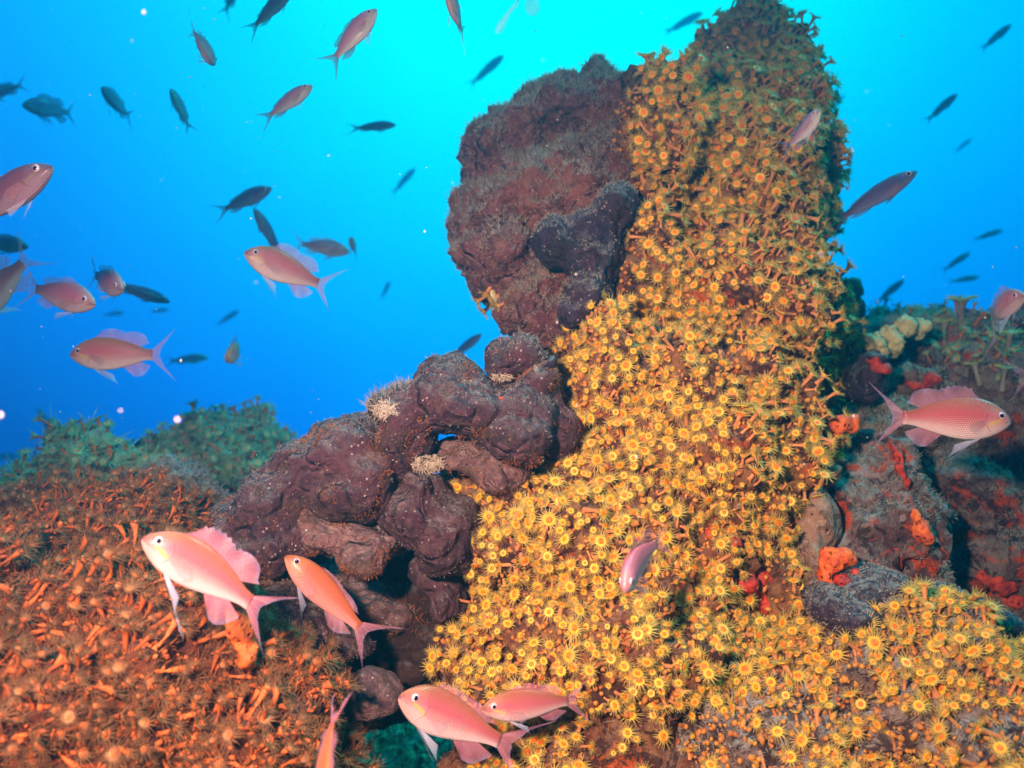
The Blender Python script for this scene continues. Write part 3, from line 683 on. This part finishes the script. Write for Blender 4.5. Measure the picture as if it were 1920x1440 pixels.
# a few tall polyps standing out against the water
for i, (x, y, sz) in enumerate([(1803, 585, 2.0), (1850, 640, 1.4), (1770, 615, 1.5), (1890, 640, 1.6), (1835, 690, 1.3), (1880, 700, 1.3)]):
    p, n = hit(x, y + 22)
    if p is None: continue
    e = bpy.data.objects.new('cup_polyp', None); COL.objects.link(e)
    mt = Matrix(frame(upn + rng.normal(0, .2, 3), 1.0).tolist()).to_4x4(); mt.translation = p; e.matrix_world = mt @ Matrix.Scale(sz, 4)
    tag(e, ('tall green-white polyp standing highest on the far right reef' if i == 0 else 'green-tinged polyp on the far right reef behind the violet fish'), 'coral polyp', None if i == 0 else 'green polyps on the far right reef')
    pr = YP[4]
    for (k, nm), mtn in zip((('stalk', 'stalk'), ('disc', 'oral_disc'), ('tent', 'tentacle_ring')), ('hair_pale', 'hair_teal', 'p_tent')):  # discs take the teal that paints in the water's light
        me = mesh_np(nm, *pr[k][:2]); me.materials.append(MT[mtn]); link(nm, me, e)

# polyps growing under the big sponge, seen against the blue
for i, (x, y) in enumerate([(905, 545), (918, 562), (898, 560), (930, 575), (912, 575)]):
    p, n = hit(x + 14, y - 6)
    if p is None: continue
    e = bpy.data.objects.new('cup_polyp', None); COL.objects.link(e)
    mt = Matrix(frame(np.array(cdir((-1, -.7 + rng.normal(0, .5), .2))), i).tolist()).to_4x4(); mt.translation = p; e.matrix_world = mt
    tag(e, 'yellow polyp sprouting under the left edge of the big maroon sponge', 'coral polyp', 'polyps under the maroon sponge')
    pr = YP[i % 8]
    for (k, nm), mtn in zip((('stalk', 'stalk'), ('disc', 'oral_disc'), ('tent', 'tentacle_ring')), ('p_stalk', 'p_disc', 'p_tent')):
        me = mesh_np(nm, *pr[k][:2]); me.materials.append(MT[mtn]); link(nm, me, e)

# ---------------------------------------------------------------- closed polyps, turf and silt: nobody could count these
def scatter_balls(name, surf, n, rmin, rmax, mat, label, keep=None):
    Q, Nn = sample(surf, n, 0, 30, keep); V = []; T = []; c = 0; v0, t0 = ICO[1]
    for p, q in zip(Q, Nn):
        s = rng.uniform(rmin, rmax); st = np.array([1, 1, rng.uniform(.8, 2.0)])
        V.append((v0 * s * st * rng.uniform(.8, 1.2, (len(v0), 1))) @ frame(q + rng.normal(0, .3, 3), 0).T + p + q * s * .5); T.append(t0 + c); c += len(v0)
    me = mesh_np(name, np.concatenate(V), np.concatenate(T)); me.materials.append(MT[mat]); tag(link(name, me), label, 'growth', None, 'stuff')
scatter_balls('closed_polyp_crust', sp_pillar, 7500, .0009, .0026, 'nubbin', 'closed yellow-orange polyps and nubs between the open ones', keep=lambda x, y, n, c: (y < 1340) & (y > 180))
def hair(name, items, mat, label):
    """items: (surface, count, length, upward bias, keep)"""
    V = []; T = []; c = 0
    for surf, n, ln, ub, keep in items:
        Q, Nn = sample(surf, n, -.25, 40, keep)
        if len(Q) == 0: continue
        n = len(Q); dr = Nn + rng.normal(0, .55, (n, 3)) + np.array([0, 0, ub]); dr /= np.linalg.norm(dr, axis=1)[:, None]
        l = ln * rng.uniform(.35, 1.3, n)[:, None]; sd_ = np.cross(dr, rng.normal(0, 1, (n, 3))); sd_ /= np.linalg.norm(sd_, axis=1)[:, None]
        w = .00028 + .02 * l; b = rng.normal(0, .35, (n, 3)) * l
        A = Q - sd_ * w; B_ = Q + sd_ * w; C = Q + dr * l * .55 + b * .3 - sd_ * w * .7; D = Q + dr * l * .55 + b * .3 + sd_ * w * .7; E = Q + dr * l + b
        v = np.stack([A, B_, C, D, E], 1).reshape(-1, 3); base = (np.arange(n) * 5)[:, None] + c
        t = np.concatenate([base + np.array([[0, 1, 3]]), base + np.array([[0, 3, 2]]), base + np.array([[2, 3, 4]])])
        V.append(v); T.append(t); c += n * 5
    me = mesh_np(name, np.concatenate(V), np.concatenate(T), smooth=False); me.materials.append(MT[mat]); tag(link(name, me), label, 'turf', None, 'stuff')
topk = lambda x, y, n, c: (n[:, 2] > .25)
def clump(sc, th):
    return lambda x, y, n, c: np.array([noise.noise(Vector(q) * sc) > th for q in c])
hair('silty_turf', [(sp_s, 700, .0014, .2, None) for sp_s in (sp1, sp3, sp4, sp5, sp6, sp9, sp10)] + [(sp_big, 20000, .0055, .5, topk), (sp_big, 9000, .0035, .1, None), (sp_dk, 2600, .0020, .3, topk), (sp_dr, 2500, .0018, .2, None), (sp_dr2, 1500, .0018, .2, None), (sp_tl, 5000, .007, .4, None), (sp_lr, 8000, .006, .4, None), (sp_low, 14000, .0055, .3, None),
                    (sp_rr, 24000, .006, .4, topk), (sp_rb, 4500, .005, .2, clump(30, 0)), (sp_pillar, 9000, .0055, .1, clump(38, .22)), (sp13, 900, .006, .4, None), (sp6, 500, .003, .2, clump(60, .1)), (sp3, 1500, .0016, .3, topk), (sp1, 1500, .0016, .3, topk)],
     'hair_pale', 'fine pale grey-brown turf and silt dusting the rocks and sponges')
hair('brown_turf', [(sp_left, 34000, .0075, .2, None), (sp_pillar, 12000, .0045, 0, None), (sp1, 2600, .0024, -.2, clump(45, .25)), (sp3, 2600, .0026, -.3, clump(40, .2)), (sp5, 2200, .0024, -.2, clump(45, .15)), (sp9, 900, .003, 0, None),
                    (sp3b, 700, .0035, 0, None), (sp_cave, 4000, .006, -.4, clump(25, .1)), (sp_big, 5000, .0035, 0, clump(25, .1)), (sp12, 500, .005, -.5, None), (sp8, 600, .004, 0, None)],
     'hair_brown', 'fluffy brown turf between the polyps and under the sponges')
hair('water_tinted_turf', [(sp_bl, 14000, .016, .4, None), (sp_fr, 9000, .014, .4, None), (sp_hole, 3000, .014, .2, None)], 'hair_teal', 'bushy turf on the reef mounds behind, water-filtered light painted in as green')

# white tube cluster in the gap and the frosted tuft beside it
def worms(name, cx, cy, rx, ry, n, ln, rad, mat, label, cat):
    V = []; T = []; c = 0
    for i in range(n):
        a = rng.random() * 6.28; q = math.sqrt(rng.random()); x, y = cx + rx * q * math.cos(a), cy + ry * q * math.sin(a)
        p, nn = hit(x, y)
        if p is None: continue
        P = np.array(p); dr = np.array(nn) + rng.normal(0, .9, 3); path = [P - np.array(nn) * .001]
        for s in range(6):
            dr = dr / np.linalg.norm(dr) + rng.normal(0, .45, 3); P = P + dr / np.linalg.norm(dr) * ln / 6; path.append(P)
        v, t = tube(path, [rad] * 6 + [rad * .6], 5, True); V.append(v); T.append(t + c); c += len(v)
    me = mesh_np(name, np.concatenate(V), np.concatenate(T)); me.materials.append(MT[mat]); tag(link(name, me), label, cat)
worms('tube_worm_cluster', 800, 868, 32, 15, 420, .0055, .00022, 'white', 'tangle of white worm tubes below the small blue gap', 'worm tubes')
worms('tube_worm_cluster', 722, 768, 20, 14, 260, .006, .00022, 'white', 'frosted pale tuft of tubes where the two big lobes meet', 'worm tubes')
worms('tube_worm_cluster', 942, 706, 18, 5, 120, .005, .00022, 'white', 'thin pale tuft of tubes beneath the knobbly purple knob', 'worm tubes')
scatter_balls('closed_polyp_crust', sp_low, 2500, .0010, .0026, 'nubbin', 'closed yellow-orange polyps and nubs on the low mound')
scatter_balls('closed_polyp_crust', sp_left, 2000, .0010, .0024, 'b_stalk', 'closed rusty polyps and nubs on the brown mound')
#PART4
# ---------------------------------------------------------------- fish
PROF = [(0, .01, -.020, .010), (.025, .048, -.052, .034), (.07, .092, -.085, .052), (.13, .136, -.120, .068), (.2, .172, -.150, .080), (.3, .200, -.176, .088), (.42, .206, -.184, .088),
        (.54, .192, -.172, .080), (.66, .162, -.144, .066), (.78, .122, -.108, .047), (.88, .082, -.076, .030), (.95, .064, -.062, .018), (1.0, .066, -.066, .008)]
def fish_geo(bend=0.0, slim=1.0, dorsal=1.0, tail=1.0, pelvic=1.0, curl=0.0, pect=1.0, anal=1.0):
    """unit fish: snout at x=+.5, tail base at x=-.5, back +z, left side +y"""
    def bx(s, y, z):                               # bend the spine sideways towards the tail
        o = bend * max(0, s - .25) ** 2; a = 2 * bend * max(0, s - .25)
        return (.5 - s + a * y, y + o, z + curl * max(0, s - .3) ** 2)
    sg = 22; V = []; UV = []
    xs = np.linspace(0, 1, 34) ** 1.15
    pr = np.array(PROF)
    for s in xs:
        t, b, w = (np.interp(s, pr[:, 0], pr[:, k]) for k in (1, 2, 3))
        t *= slim; b *= slim
        for j in range(sg):
            a = j / sg * 2 * math.pi; ca, sa = math.cos(a), math.sin(a)
            y = w * math.copysign(abs(ca) ** .85, ca); z = (t + b) / 2 + (t - b) / 2 * sa
            V.append(bx(s, y, z)); UV.append((s, .5 + .5 * sa))
    T = []
    n = len(xs)
    for i in range(n - 1):
        for j in range(sg):
            a, b = i * sg + j, i * sg + (j + 1) % sg; T += [(a, a + sg, b), (b, a + sg, b + sg)]
    V += [bx(0, 0, -.006), bx(1, 0, 0)]; UV += [(0, .4), (1, .5)]
    for j in range(sg):
        T.append((len(V) - 2, j, (j + 1) % sg)); T.append((len(V) - 1, (n - 1) * sg + (j + 1) % sg, (n - 1) * sg + j))
    out = {'body': (V, T, UV)}
    def topz(s): return np.interp(s, pr[:, 0], pr[:, 1]) * slim
    def botz(s): return np.interp(s, pr[:, 0], pr[:, 2]) * slim
    def sheet(base, tip, nv=8, wave=.010, thick=.0022):
        base = np.array(base, float); tip = np.array(tip, float); nu = len(base); V = []; UV = []; T = []
        for sgn in (1, -1):
            for i in range(nu):
                for k in range(nv + 1):
                    v = k / nv; p = base[i] * (1 - v) + tip[i] * v; p = p + np.array([0, wave * math.sin(i * .9 + v * 2.5) * v + sgn * thick * (1 - v * .8), 0])
                    V.append(p); UV.append((i / (nu - 1), v))
            o = 0 if sgn == 1 else nu * (nv + 1)
            for i in range(nu - 1):
                for k in range(nv):
                    a = o + i * (nv + 1) + k; b = a + nv + 1
                    q = [(a, b, a + 1), (b, b + 1, a + 1)]
                    T += q if sgn == 1 else [(x[0], x[2], x[1]) for x in q]
        return V, T, UV
    # dorsal: spiny front, rounded soft rear
    nu = 26; b = []; t = []
    for i in range(nu):
        u = i / (nu - 1); s = .24 + .60 * u; z = topz(s) - .008
        h = (.115 * (math.sin(math.pi * min(1, u * 1.25 + .08)) ** .6) if u < .6 else .098 + .04 * math.sin((u - .6) / .4 * math.pi)) * dorsal
        if u > .93: h *= .55
        h *= (1 + (.10 if i % 2 else -.07) * (u < .62))
        if u < .1: h *= .55
        b.append(bx(s, 0, z)); t.append(bx(min(s + .05 + .08 * dorsal * u, 1.0), 0, z + h))
    out['dorsal_fin'] = sheet(b, t, 6)
    nu = 14; b = []; t = []
    for i in range(nu):
        u = i / (nu - 1); s = .64 + .20 * u; z = botz(s) + .008; h = .15 * anal * (math.sin(math.pi * (u * .75 + .18)) ** .7)
        b.append(bx(s, 0, z)); t.append(bx(s + .10 + .04 * u, 0, z - h))
    out['anal_fin'] = sheet(b, t, 6)
    # forked tail with long trailing lobes
    nu = 29; b = []; t = []
    for i in range(nu):
        u = i / (nu - 1) * 2 - 1; z0 = u * .052; ln = .09 + .23 * abs(u) ** 2.3; sp_ = .30 * tail
        p0 = bx(.985, 0, z0); p1 = bx(1.0 + ln, 0, z0 + math.copysign(abs(u) ** 1.15, u) * sp_ * (.35 + .65 * abs(u)))
        b.append(p0); t.append(p1)
    out['tail_fin'] = sheet(b, t, 9, .012)
    for sgn, nm in ((1, 'pelvic_fin'), (-1, 'pelvic_fin.b')):
        nu = 8; b = []; t = []
        for i in range(nu):
            u = i / (nu - 1); s = .28 + .05 * u
            b.append(bx(s, sgn * .022, botz(s) + .012)); t.append(bx(s + .16 + .17 * (1 - u) * pelvic, sgn * (.07 + .03 * u), botz(s) - (.055 + .17 * (1 - u) ** .5) * pelvic))
        out[nm] = sheet(b, t, 7, .004)
    for sgn, nm in ((1, 'pectoral_fin'), (-1, 'pectoral_fin.b')):
        nu = 9; b = []; t = []
        for i in range(nu):
            u = i / (nu - 1) * 2 - 1; w = np.interp(.29, pr[:, 0], pr[:, 3]) * .97
            b.append(bx(.275 + .004 * u, sgn * w, -.03 + u * .022))
            t.append(bx(.275 + (.19 - .06 * u * u), sgn * (w + .02 + .08 * pect), -.05 + u * .06 - .03))
        out[nm] = sheet(b, t, 5, .003)
    for sgn, nm in ((1, 'eye'), (-1, 'eye.b')):
        s = .115; w = np.interp(s, pr[:, 0], pr[:, 3]); c = np.array(bx(s, sgn * w * .86, .042 * slim))
        v, tr = ICO[2]; out[nm] = ((v * [.037, .016, .037] + c).tolist(), tr.tolist(), None)
        out['p' + nm] = ((v * [.022, .008, .022] + c + [0.001, sgn * .0115, 0]).tolist(), tr.tolist(), None)
    return out
FC = {}
def fish_parts(key, geo_kw, mb, mf, mw):
    if key in FC: return FC[key]
    g = fish_geo(**geo_kw); r = {}
    for nm, (V, T, UV) in g.items():
        me = mesh_np(nm.split('.')[0], V, T)
        if UV is not None:
            uv = me.uv_layers.new(name='UVMap'); li = np.empty(len(me.loops), np.int32); me.loops.foreach_get('vertex_index', li)
            uv.data.foreach_set('uv', np.asarray(UV, np.float32)[li].ravel())
        mt = mb if nm == 'body' else MT['iris'] if nm.startswith('eye') else MT['pupil'] if nm.startswith('peye') else mw if nm.startswith('pelvic') else MT['fin_clear'] if nm.startswith('pectoral') else mf
        me.materials.append(mt); r[nm] = me
    FC[key] = r; return r
VAR = {
    'open': dict(slim=1.08, bend=.08), 'openL': dict(bend=.3, pect=.5), 'openR': dict(bend=-.3, pect=.5), 'curveL': dict(bend=.5, dorsal=.45, curl=0), 'curveR': dict(bend=-.5, dorsal=.6),
    'big1': dict(bend=.18, dorsal=1.25, pelvic=1.5, anal=1.2, tail=.75, curl=-.10), 'big2': dict(bend=.3, slim=.80, dorsal=.28, pelvic=1.0, tail=.8, anal=.7), 'big3': dict(bend=.40, dorsal=.45, pelvic=.9, tail=1.0, slim=1.0, pect=.3),
    'fold': dict(dorsal=.25, tail=.55, pelvic=.35, pect=.1, anal=.4, slim=.80), 'slim': dict(dorsal=.12, tail=.35, pelvic=.2, pect=0, anal=.25, slim=.62), 'mid': dict(dorsal=.5, tail=.8, pelvic=.6, pect=.4, anal=.6, slim=.9)}
def fish(x, y, ln, h, th, tow, var, skin, label, roll=0.0, L0=.075, group='school of fish in open water', bank=None):
    """ln: body length on the picture, h: body height on the picture (px); th: heading on the picture in degrees; tow +1/-1: head towards / away from the camera"""
    if group == far: L0 *= 1.4
    sl = VAR[var].get('slim', 1.0); bh = .385 * sl
    d = bh * L0 * F / h
    cph = min(1.0, ln / (L0 * F / d)); ph = math.acos(cph) * tow
    t = R(th); hd = cdir((math.cos(ph) * math.cos(t), math.cos(ph) * math.sin(t), math.sin(ph))).normalized()
    upv = cdir((0, 1, 0)); 
    if abs(hd.dot(upv)) > .93: upv = cdir((0.0, .3, 1 if hd.dot(upv) > 0 else -1))
    z = (upv - hd * upv.dot(hd)).normalized()
    z = Matrix.Rotation(R(roll), 3, hd) @ z; yv = z.cross(hd).normalized()
    m3 = Matrix((hd, yv, z)).transposed(); m4 = m3.to_4x4(); m4.translation = at(x, y, d)
    nfin = {'f_dark': 'fin_dark', 'f_silver': 'fin_dark'}.get(skin, 'fin_pink'); nw = 'fin_dark' if skin == 'f_dark' else 'fin_white'
    parts = fish_parts(var + skin, VAR[var], MT[skin], MT[nfin], MT[nw])
    e = bpy.data.objects.new('fish', None); COL.objects.link(e); e.empty_display_size = .02
    e.matrix_world = m4 @ Matrix.Scale(L0, 4); tag(e, label, 'fish', group)
    eyes = {}
    small = ln * .6 < 26 and h < 22
    for nm, me in parts.items():
        if nm.startswith('peye') : continue
        if small and nm.startswith(('eye', 'pelvic', 'pectoral')): continue
        o = link(nm.split('.')[0], me, e); eyes[nm] = o
    if not small:
        for k in ('eye', 'eye.b'): link('pupil', parts['p' + k], eyes[k])
    return e
far = 'faint far-off fish'
near = 'pink swallow-tailed fish near the reef'
fish(372, 1064, 200, 88, 146, .6, 'big1', 'f_pink', 'largest pink fish with raised dorsal fin beside the orange crust, yellow cheek', roll=6, L0=.068, group=near)
fish(603, 1108, 180, 58, 134, .3, 'big2', 'f_orange', 'slender orange fish hovering before the dark hollow', roll=14, group=near)
fish(832, 1342, 172, 84, 144, .8, 'big3', 'f_pink', 'plump pink fish with curling tail at the foot of the polyps', roll=2, group=near)
fish(986, 1322, 132, 60, 178, .5, 'mid', 'f_pink', 'level pink fish in front of the golden polyps low down', L0=.06, group=near)
fish(1188, 1060, 80, 66, 226, 1, 'openL', 'f_purple', 'dark violet fish facing out before the golden polyps', L0=.055, group=near)
fish(210, 665, 122, 62, 180, .2, 'open', 'f_pink', 'level pink fish with blue-white belly fin in open water above the brown mound', group=near)
fish(528, 503, 104, 60, 157, .6, 'open', 'f_pink', 'pale-cheeked pink fish with spread fins in open water', group=near)
fish(442, 660, 36, 34, 252, 1, 'openR', 'f_orange', 'small orange fish diving head-down towards the camera', L0=.06, group=near)
fish(122, 556, 108, 56, -14, .5, 'mid', 'f_purple', 'pinkish violet fish with white cheek touching the tail of another', group=near)
fish(-8, 548, 130, 62, 228, .2, 'open', 'f_pink', 'pink fish leaving the picture with only its rear and tail showing', group=near)
fish(204, 529, 66, 48, -22, .7, 'mid', 'f_purple', 'violet-pink fish nose to a dark fish in open water', L0=.07, group=near)
fish(1795, 786, 172, 80, -2, .2, 'open', 'f_pink', 'big pink fish swimming before the craggy reef wall', roll=-4, group=near)
fish(1880, 575, 30, 50, 72, 1, 'openL', 'f_purple', 'violet fish seen head-on above the far right reef', L0=.06, group=near)
fish(1516, 240, 44, 36, 70, 1, 'openR', 'f_silver', 'pale violet fish seen head-on before the pillar crown', L0=.040, group=near)
fish(2000, 690, 150, 60, 12, .2, 'open', 'f_pink', 'fish out of the picture whose pink tail shows above the big pink fish', group=near)
fish(604, 1462, 125, 72, -78, .4, 'openL', 'f_orange', 'blurry orange fish diving out of the bottom of the picture, forked tail up', L0=.050, group=near)
fish(668, 62, 100, 40, 47, .2, 'mid', 'f_silver', 'pinkish silver fish rising to the right near the surface glow', L0=.05)
fish(546, 188, 78, 30, 32, .2, 'fold', 'f_silver', 'silvery fish with yellow belly line below the pinkish silver one', L0=.05)
fish(384, 92, 20, 36, -80, -1, 'mid', 'f_purple', 'violet fish seen end-on with its fins spread, upper left water', L0=.045)
fish(336, 200, 42, 24, 108, .6, 'mid', 'f_silver', 'small greyish fish pointing up with its tail hanging down', L0=.05)
fish(215, 190, 22, 32, 110, 1, 'mid', 'f_dark', 'dark round fish seen head-on, upper left water')
fish(88, 203, 40, 34, 190, .8, 'openR', 'f_dark', 'dark fish facing away left with its tail trailing right')
fish(514, 12, 62, 30, 40, .2, 'fold', 'f_silver', 'fish half cut off by the top edge beside the pinkish silver one', L0=.055)
fish(440, -16, 50, 24, 60, .2, 'mid', 'f_silver', 'fish above the top edge with only its tail tip showing')
fish(852, 18, 36, 40, 125, 1, 'mid', 'f_purple', 'violet fish with dangling fins cut by the top edge', L0=.05)
fish(466, 372, 80, 30, 22, .2, 'fold', 'f_dark', 'dark blue fish heading right above the pale-cheeked pink fish')
fish(500, 432, 52, 22, 118, .2, 'slim', 'f_dark', 'thin dark fish pointing up just above the pale-cheeked pink fish')
fish(612, 465, 62, 30, -8, -.3, 'mid', 'f_purple', 'violet fish heading right behind the small red one')
fish(662, 460, 14, 22, 85, 1, 'mid', 'f_orange', 'tiny red fish seen head-on', L0=.06)
fish(12, 368, 150, 68, 28, .2, 'fold', 'f_dusk', 'large dusky violet fish entering from the left edge')
fish(8, 457, 58, 32, -8, .2, 'fold', 'f_dark', 'dark fish head poking in from the left edge below the dusky violet one')
fish(268, 550, 58, 24, -18, -.2, 'slim', 'f_dark', 'dark blue fish just behind the violet-pink one')
fish(706, 237, 52, 18, 2, .2, 'slim', 'f_dark', 'slim dark fish swimming level left of the big maroon sponge')
fish(1650, 364, 96, 36, 32, .2, 'slim', 'f_dark', 'largest dark blue fish in the water right of the pillar', L0=.085)
fish(1872, 66, 46, 14, 40, .2, 'slim', 'f_dark', 'slim dark fish in the top right corner of the water')
fish(1770, 198, 46, 15, 42, .2, 'slim', 'f_dark', 'slim dark fish above and right of the largest dark blue fish')
fish(1857, 439, 32, 11, 18, .2, 'slim', 'f_dark', 'small dark fish farthest right at mid height', L0=.085)
fish(1797, 488, 34, 12, 35, .2, 'slim', 'f_dark', 'small dark fish above the far right reef, slanting up', L0=.085)
fish(1812, 523, 30, 11, 8, .2, 'slim', 'f_dark', 'small dark fish swimming level just above the far right reef', L0=.085)
fish(1672, 544, 38, 14, 42, .2, 'slim', 'f_dark', 'small dark fish rising beside the pillar above the cream sponge', L0=.085)
fish(876, 648, 42, 17, 38, .2, 'slim', 'f_dark', 'dark fish just above the lobed sponge chain')
far = 'faint far-off fish'
fish(917, 128, 42, 17, 38, .2, 'slim', 'f_dark', 'faint fish shape left above the big maroon sponge', L0=.12, group=far)
fish(760, 336, 32, 13, 45, .2, 'slim', 'f_dark', 'faint fish shape in open water left of the big maroon sponge', L0=.12, group=far)
fish(1287, 40, 38, 16, 25, .2, 'slim', 'f_dark', 'faint fish shape left of the pillar top', L0=.12, group=far)
fish(1566, 192, 28, 10, 35, .2, 'slim', 'f_dark', 'faint fish shape right beside the pillar crown', L0=.09, group=far)
fish(1808, 271, 18, 8, 40, .2, 'slim', 'f_dark', 'tiny faint fish between the two slim dark fish and the small ones', L0=.07, group=far)
fish(1576, 407, 18, 7, 35, .2, 'slim', 'f_dark', 'tiny faint fish at the tail of the largest dark blue fish', L0=.07, group=far)
fish(430, 594, 30, 11, 30, .2, 'slim', 'f_dark', 'faint fish above the small orange diving fish', L0=.11, group=far)
fish(358, 673, 44, 17, 5, .2, 'slim', 'f_silver', 'faint pale fish behind the tail of the level pink fish', group=far)
fish(216, 588, 30, 9, 5, .2, 'slim', 'f_dark', 'faint flat fish shape above the level pink fish', L0=.09, group=far)
fish(302, 582, 24, 8, 5, .2, 'slim', 'f_dark', 'faint tiny fish shape below the dark blue fish', L0=.09, group=far)
fish(82, 786, 30, 12, 110, .2, 'slim', 'f_dark', 'dim dark fish hanging upright over the left reef', group=far)
fish(12, 856, 34, 14, 5, .2, 'slim', 'f_dark', 'dim fish shape low against the left edge', L0=.11, group=far)
fish(724, 542, 20, 8, 60, .2, 'slim', 'f_dark', 'tiny faint fish below and right of the tiny red one', L0=.08, group=far)
fish(816, 690, 22, 8, 110, .2, 'slim', 'f_dark', 'tiny faint fish above the arched sponge', L0=.08, group=far)
fish(0, 172, 60, 24, 200, .2, 'mid', 'f_dark', 'fish leaving by the left edge with a dark tail showing')

# ---------------------------------------------------------------- drifting specks and jelly
V = []; T = []; c = 0; v0, t0 = ICO[1]
for i in range(700):
    d = rng.uniform(.45, 2.2) if i > 60 else rng.uniform(.3, .6)
    p = np.array(at(rng.uniform(0, 1920), rng.uniform(0, 1000), d)); s = .0002 + .0006 * rng.random() ** 3.5 * (1 + (d > 1) * .7)
    q = v0 * s * rng.uniform(.5, 1.4, 3) * rng.uniform(.75, 1.25, (len(v0), 1)); V.append(q + p); T.append(t0 + c); c += len(v0)
me = mesh_np('drifting_specks', np.concatenate(V), np.concatenate(T)); me.materials.append(MT['snow'])
tag(link('drifting_specks', me), 'pale specks drifting all through the open water', 'particles', None, 'stuff')
jm = M('jelly'); jm.col((.85, .95, .95)); jm.set(Roughness=.2, Alpha=.22)
path = [at(x, y, .8) for x, y in ((975, -8), (968, 8), (955, 22), (945, 38), (938, 50), (930, 62))]
v, t = tube([p[:] for p in path], [.0012, .0022, .002, .003, .0042, .002], 10, True)
me = mesh_np('salp', v, t); me.materials.append(jm.m); tag(link('salp', me), 'pale translucent jelly strand drifting near the top edge', 'jellyfish')
v, t = ICO[3]; me = mesh_np('jellyfish', v * [.008, .006, .010] + np.array(at(998, 12, .9)), t); me.materials.append(jm.m)
tag(link('jellyfish', me), 'round translucent blob beside the jelly strand at the top edge', 'jellyfish')

# ---------------------------------------------------------------- the water itself
hb = [(x, y, z) for z in (-2.6, 3.2) for x, y in ((-4.4, -3.6), (4.4, -3.6), (4.4, 4.6), (-4.4, 4.6))]
ht = [(0, 2, 1), (0, 3, 2), (4, 5, 6), (4, 6, 7), (0, 1, 5), (0, 5, 4), (1, 2, 6), (1, 6, 5), (2, 3, 7), (2, 7, 6), (3, 0, 4), (3, 4, 7)]
hm = bpy.data.materials.new('water_haze'); hm.use_nodes = True; t_ = hm.node_tree; t_.nodes.clear()
ho = t_.nodes.new('ShaderNodeOutputMaterial'); pv = t_.nodes.new('ShaderNodeVolumePrincipled')
pv.inputs['Color'].default_value = (0.02, 0.26, 0.46, 1); pv.inputs['Absorption Color'].default_value = (0, 1, 1, 1); pv.inputs['Density'].default_value = 0.42; pv.inputs['Anisotropy'].default_value = 0.72
t_.links.new(pv.outputs[0], ho.inputs['Volume'])
me = mesh_np('haze', hb, ht, smooth=False); me.materials.append(hm); tag(link('haze', me), kind='stuff')
print('POLYPS', r1, r2, 'FISH', sum(o.name.startswith('fish') for o in bpy.data.objects))
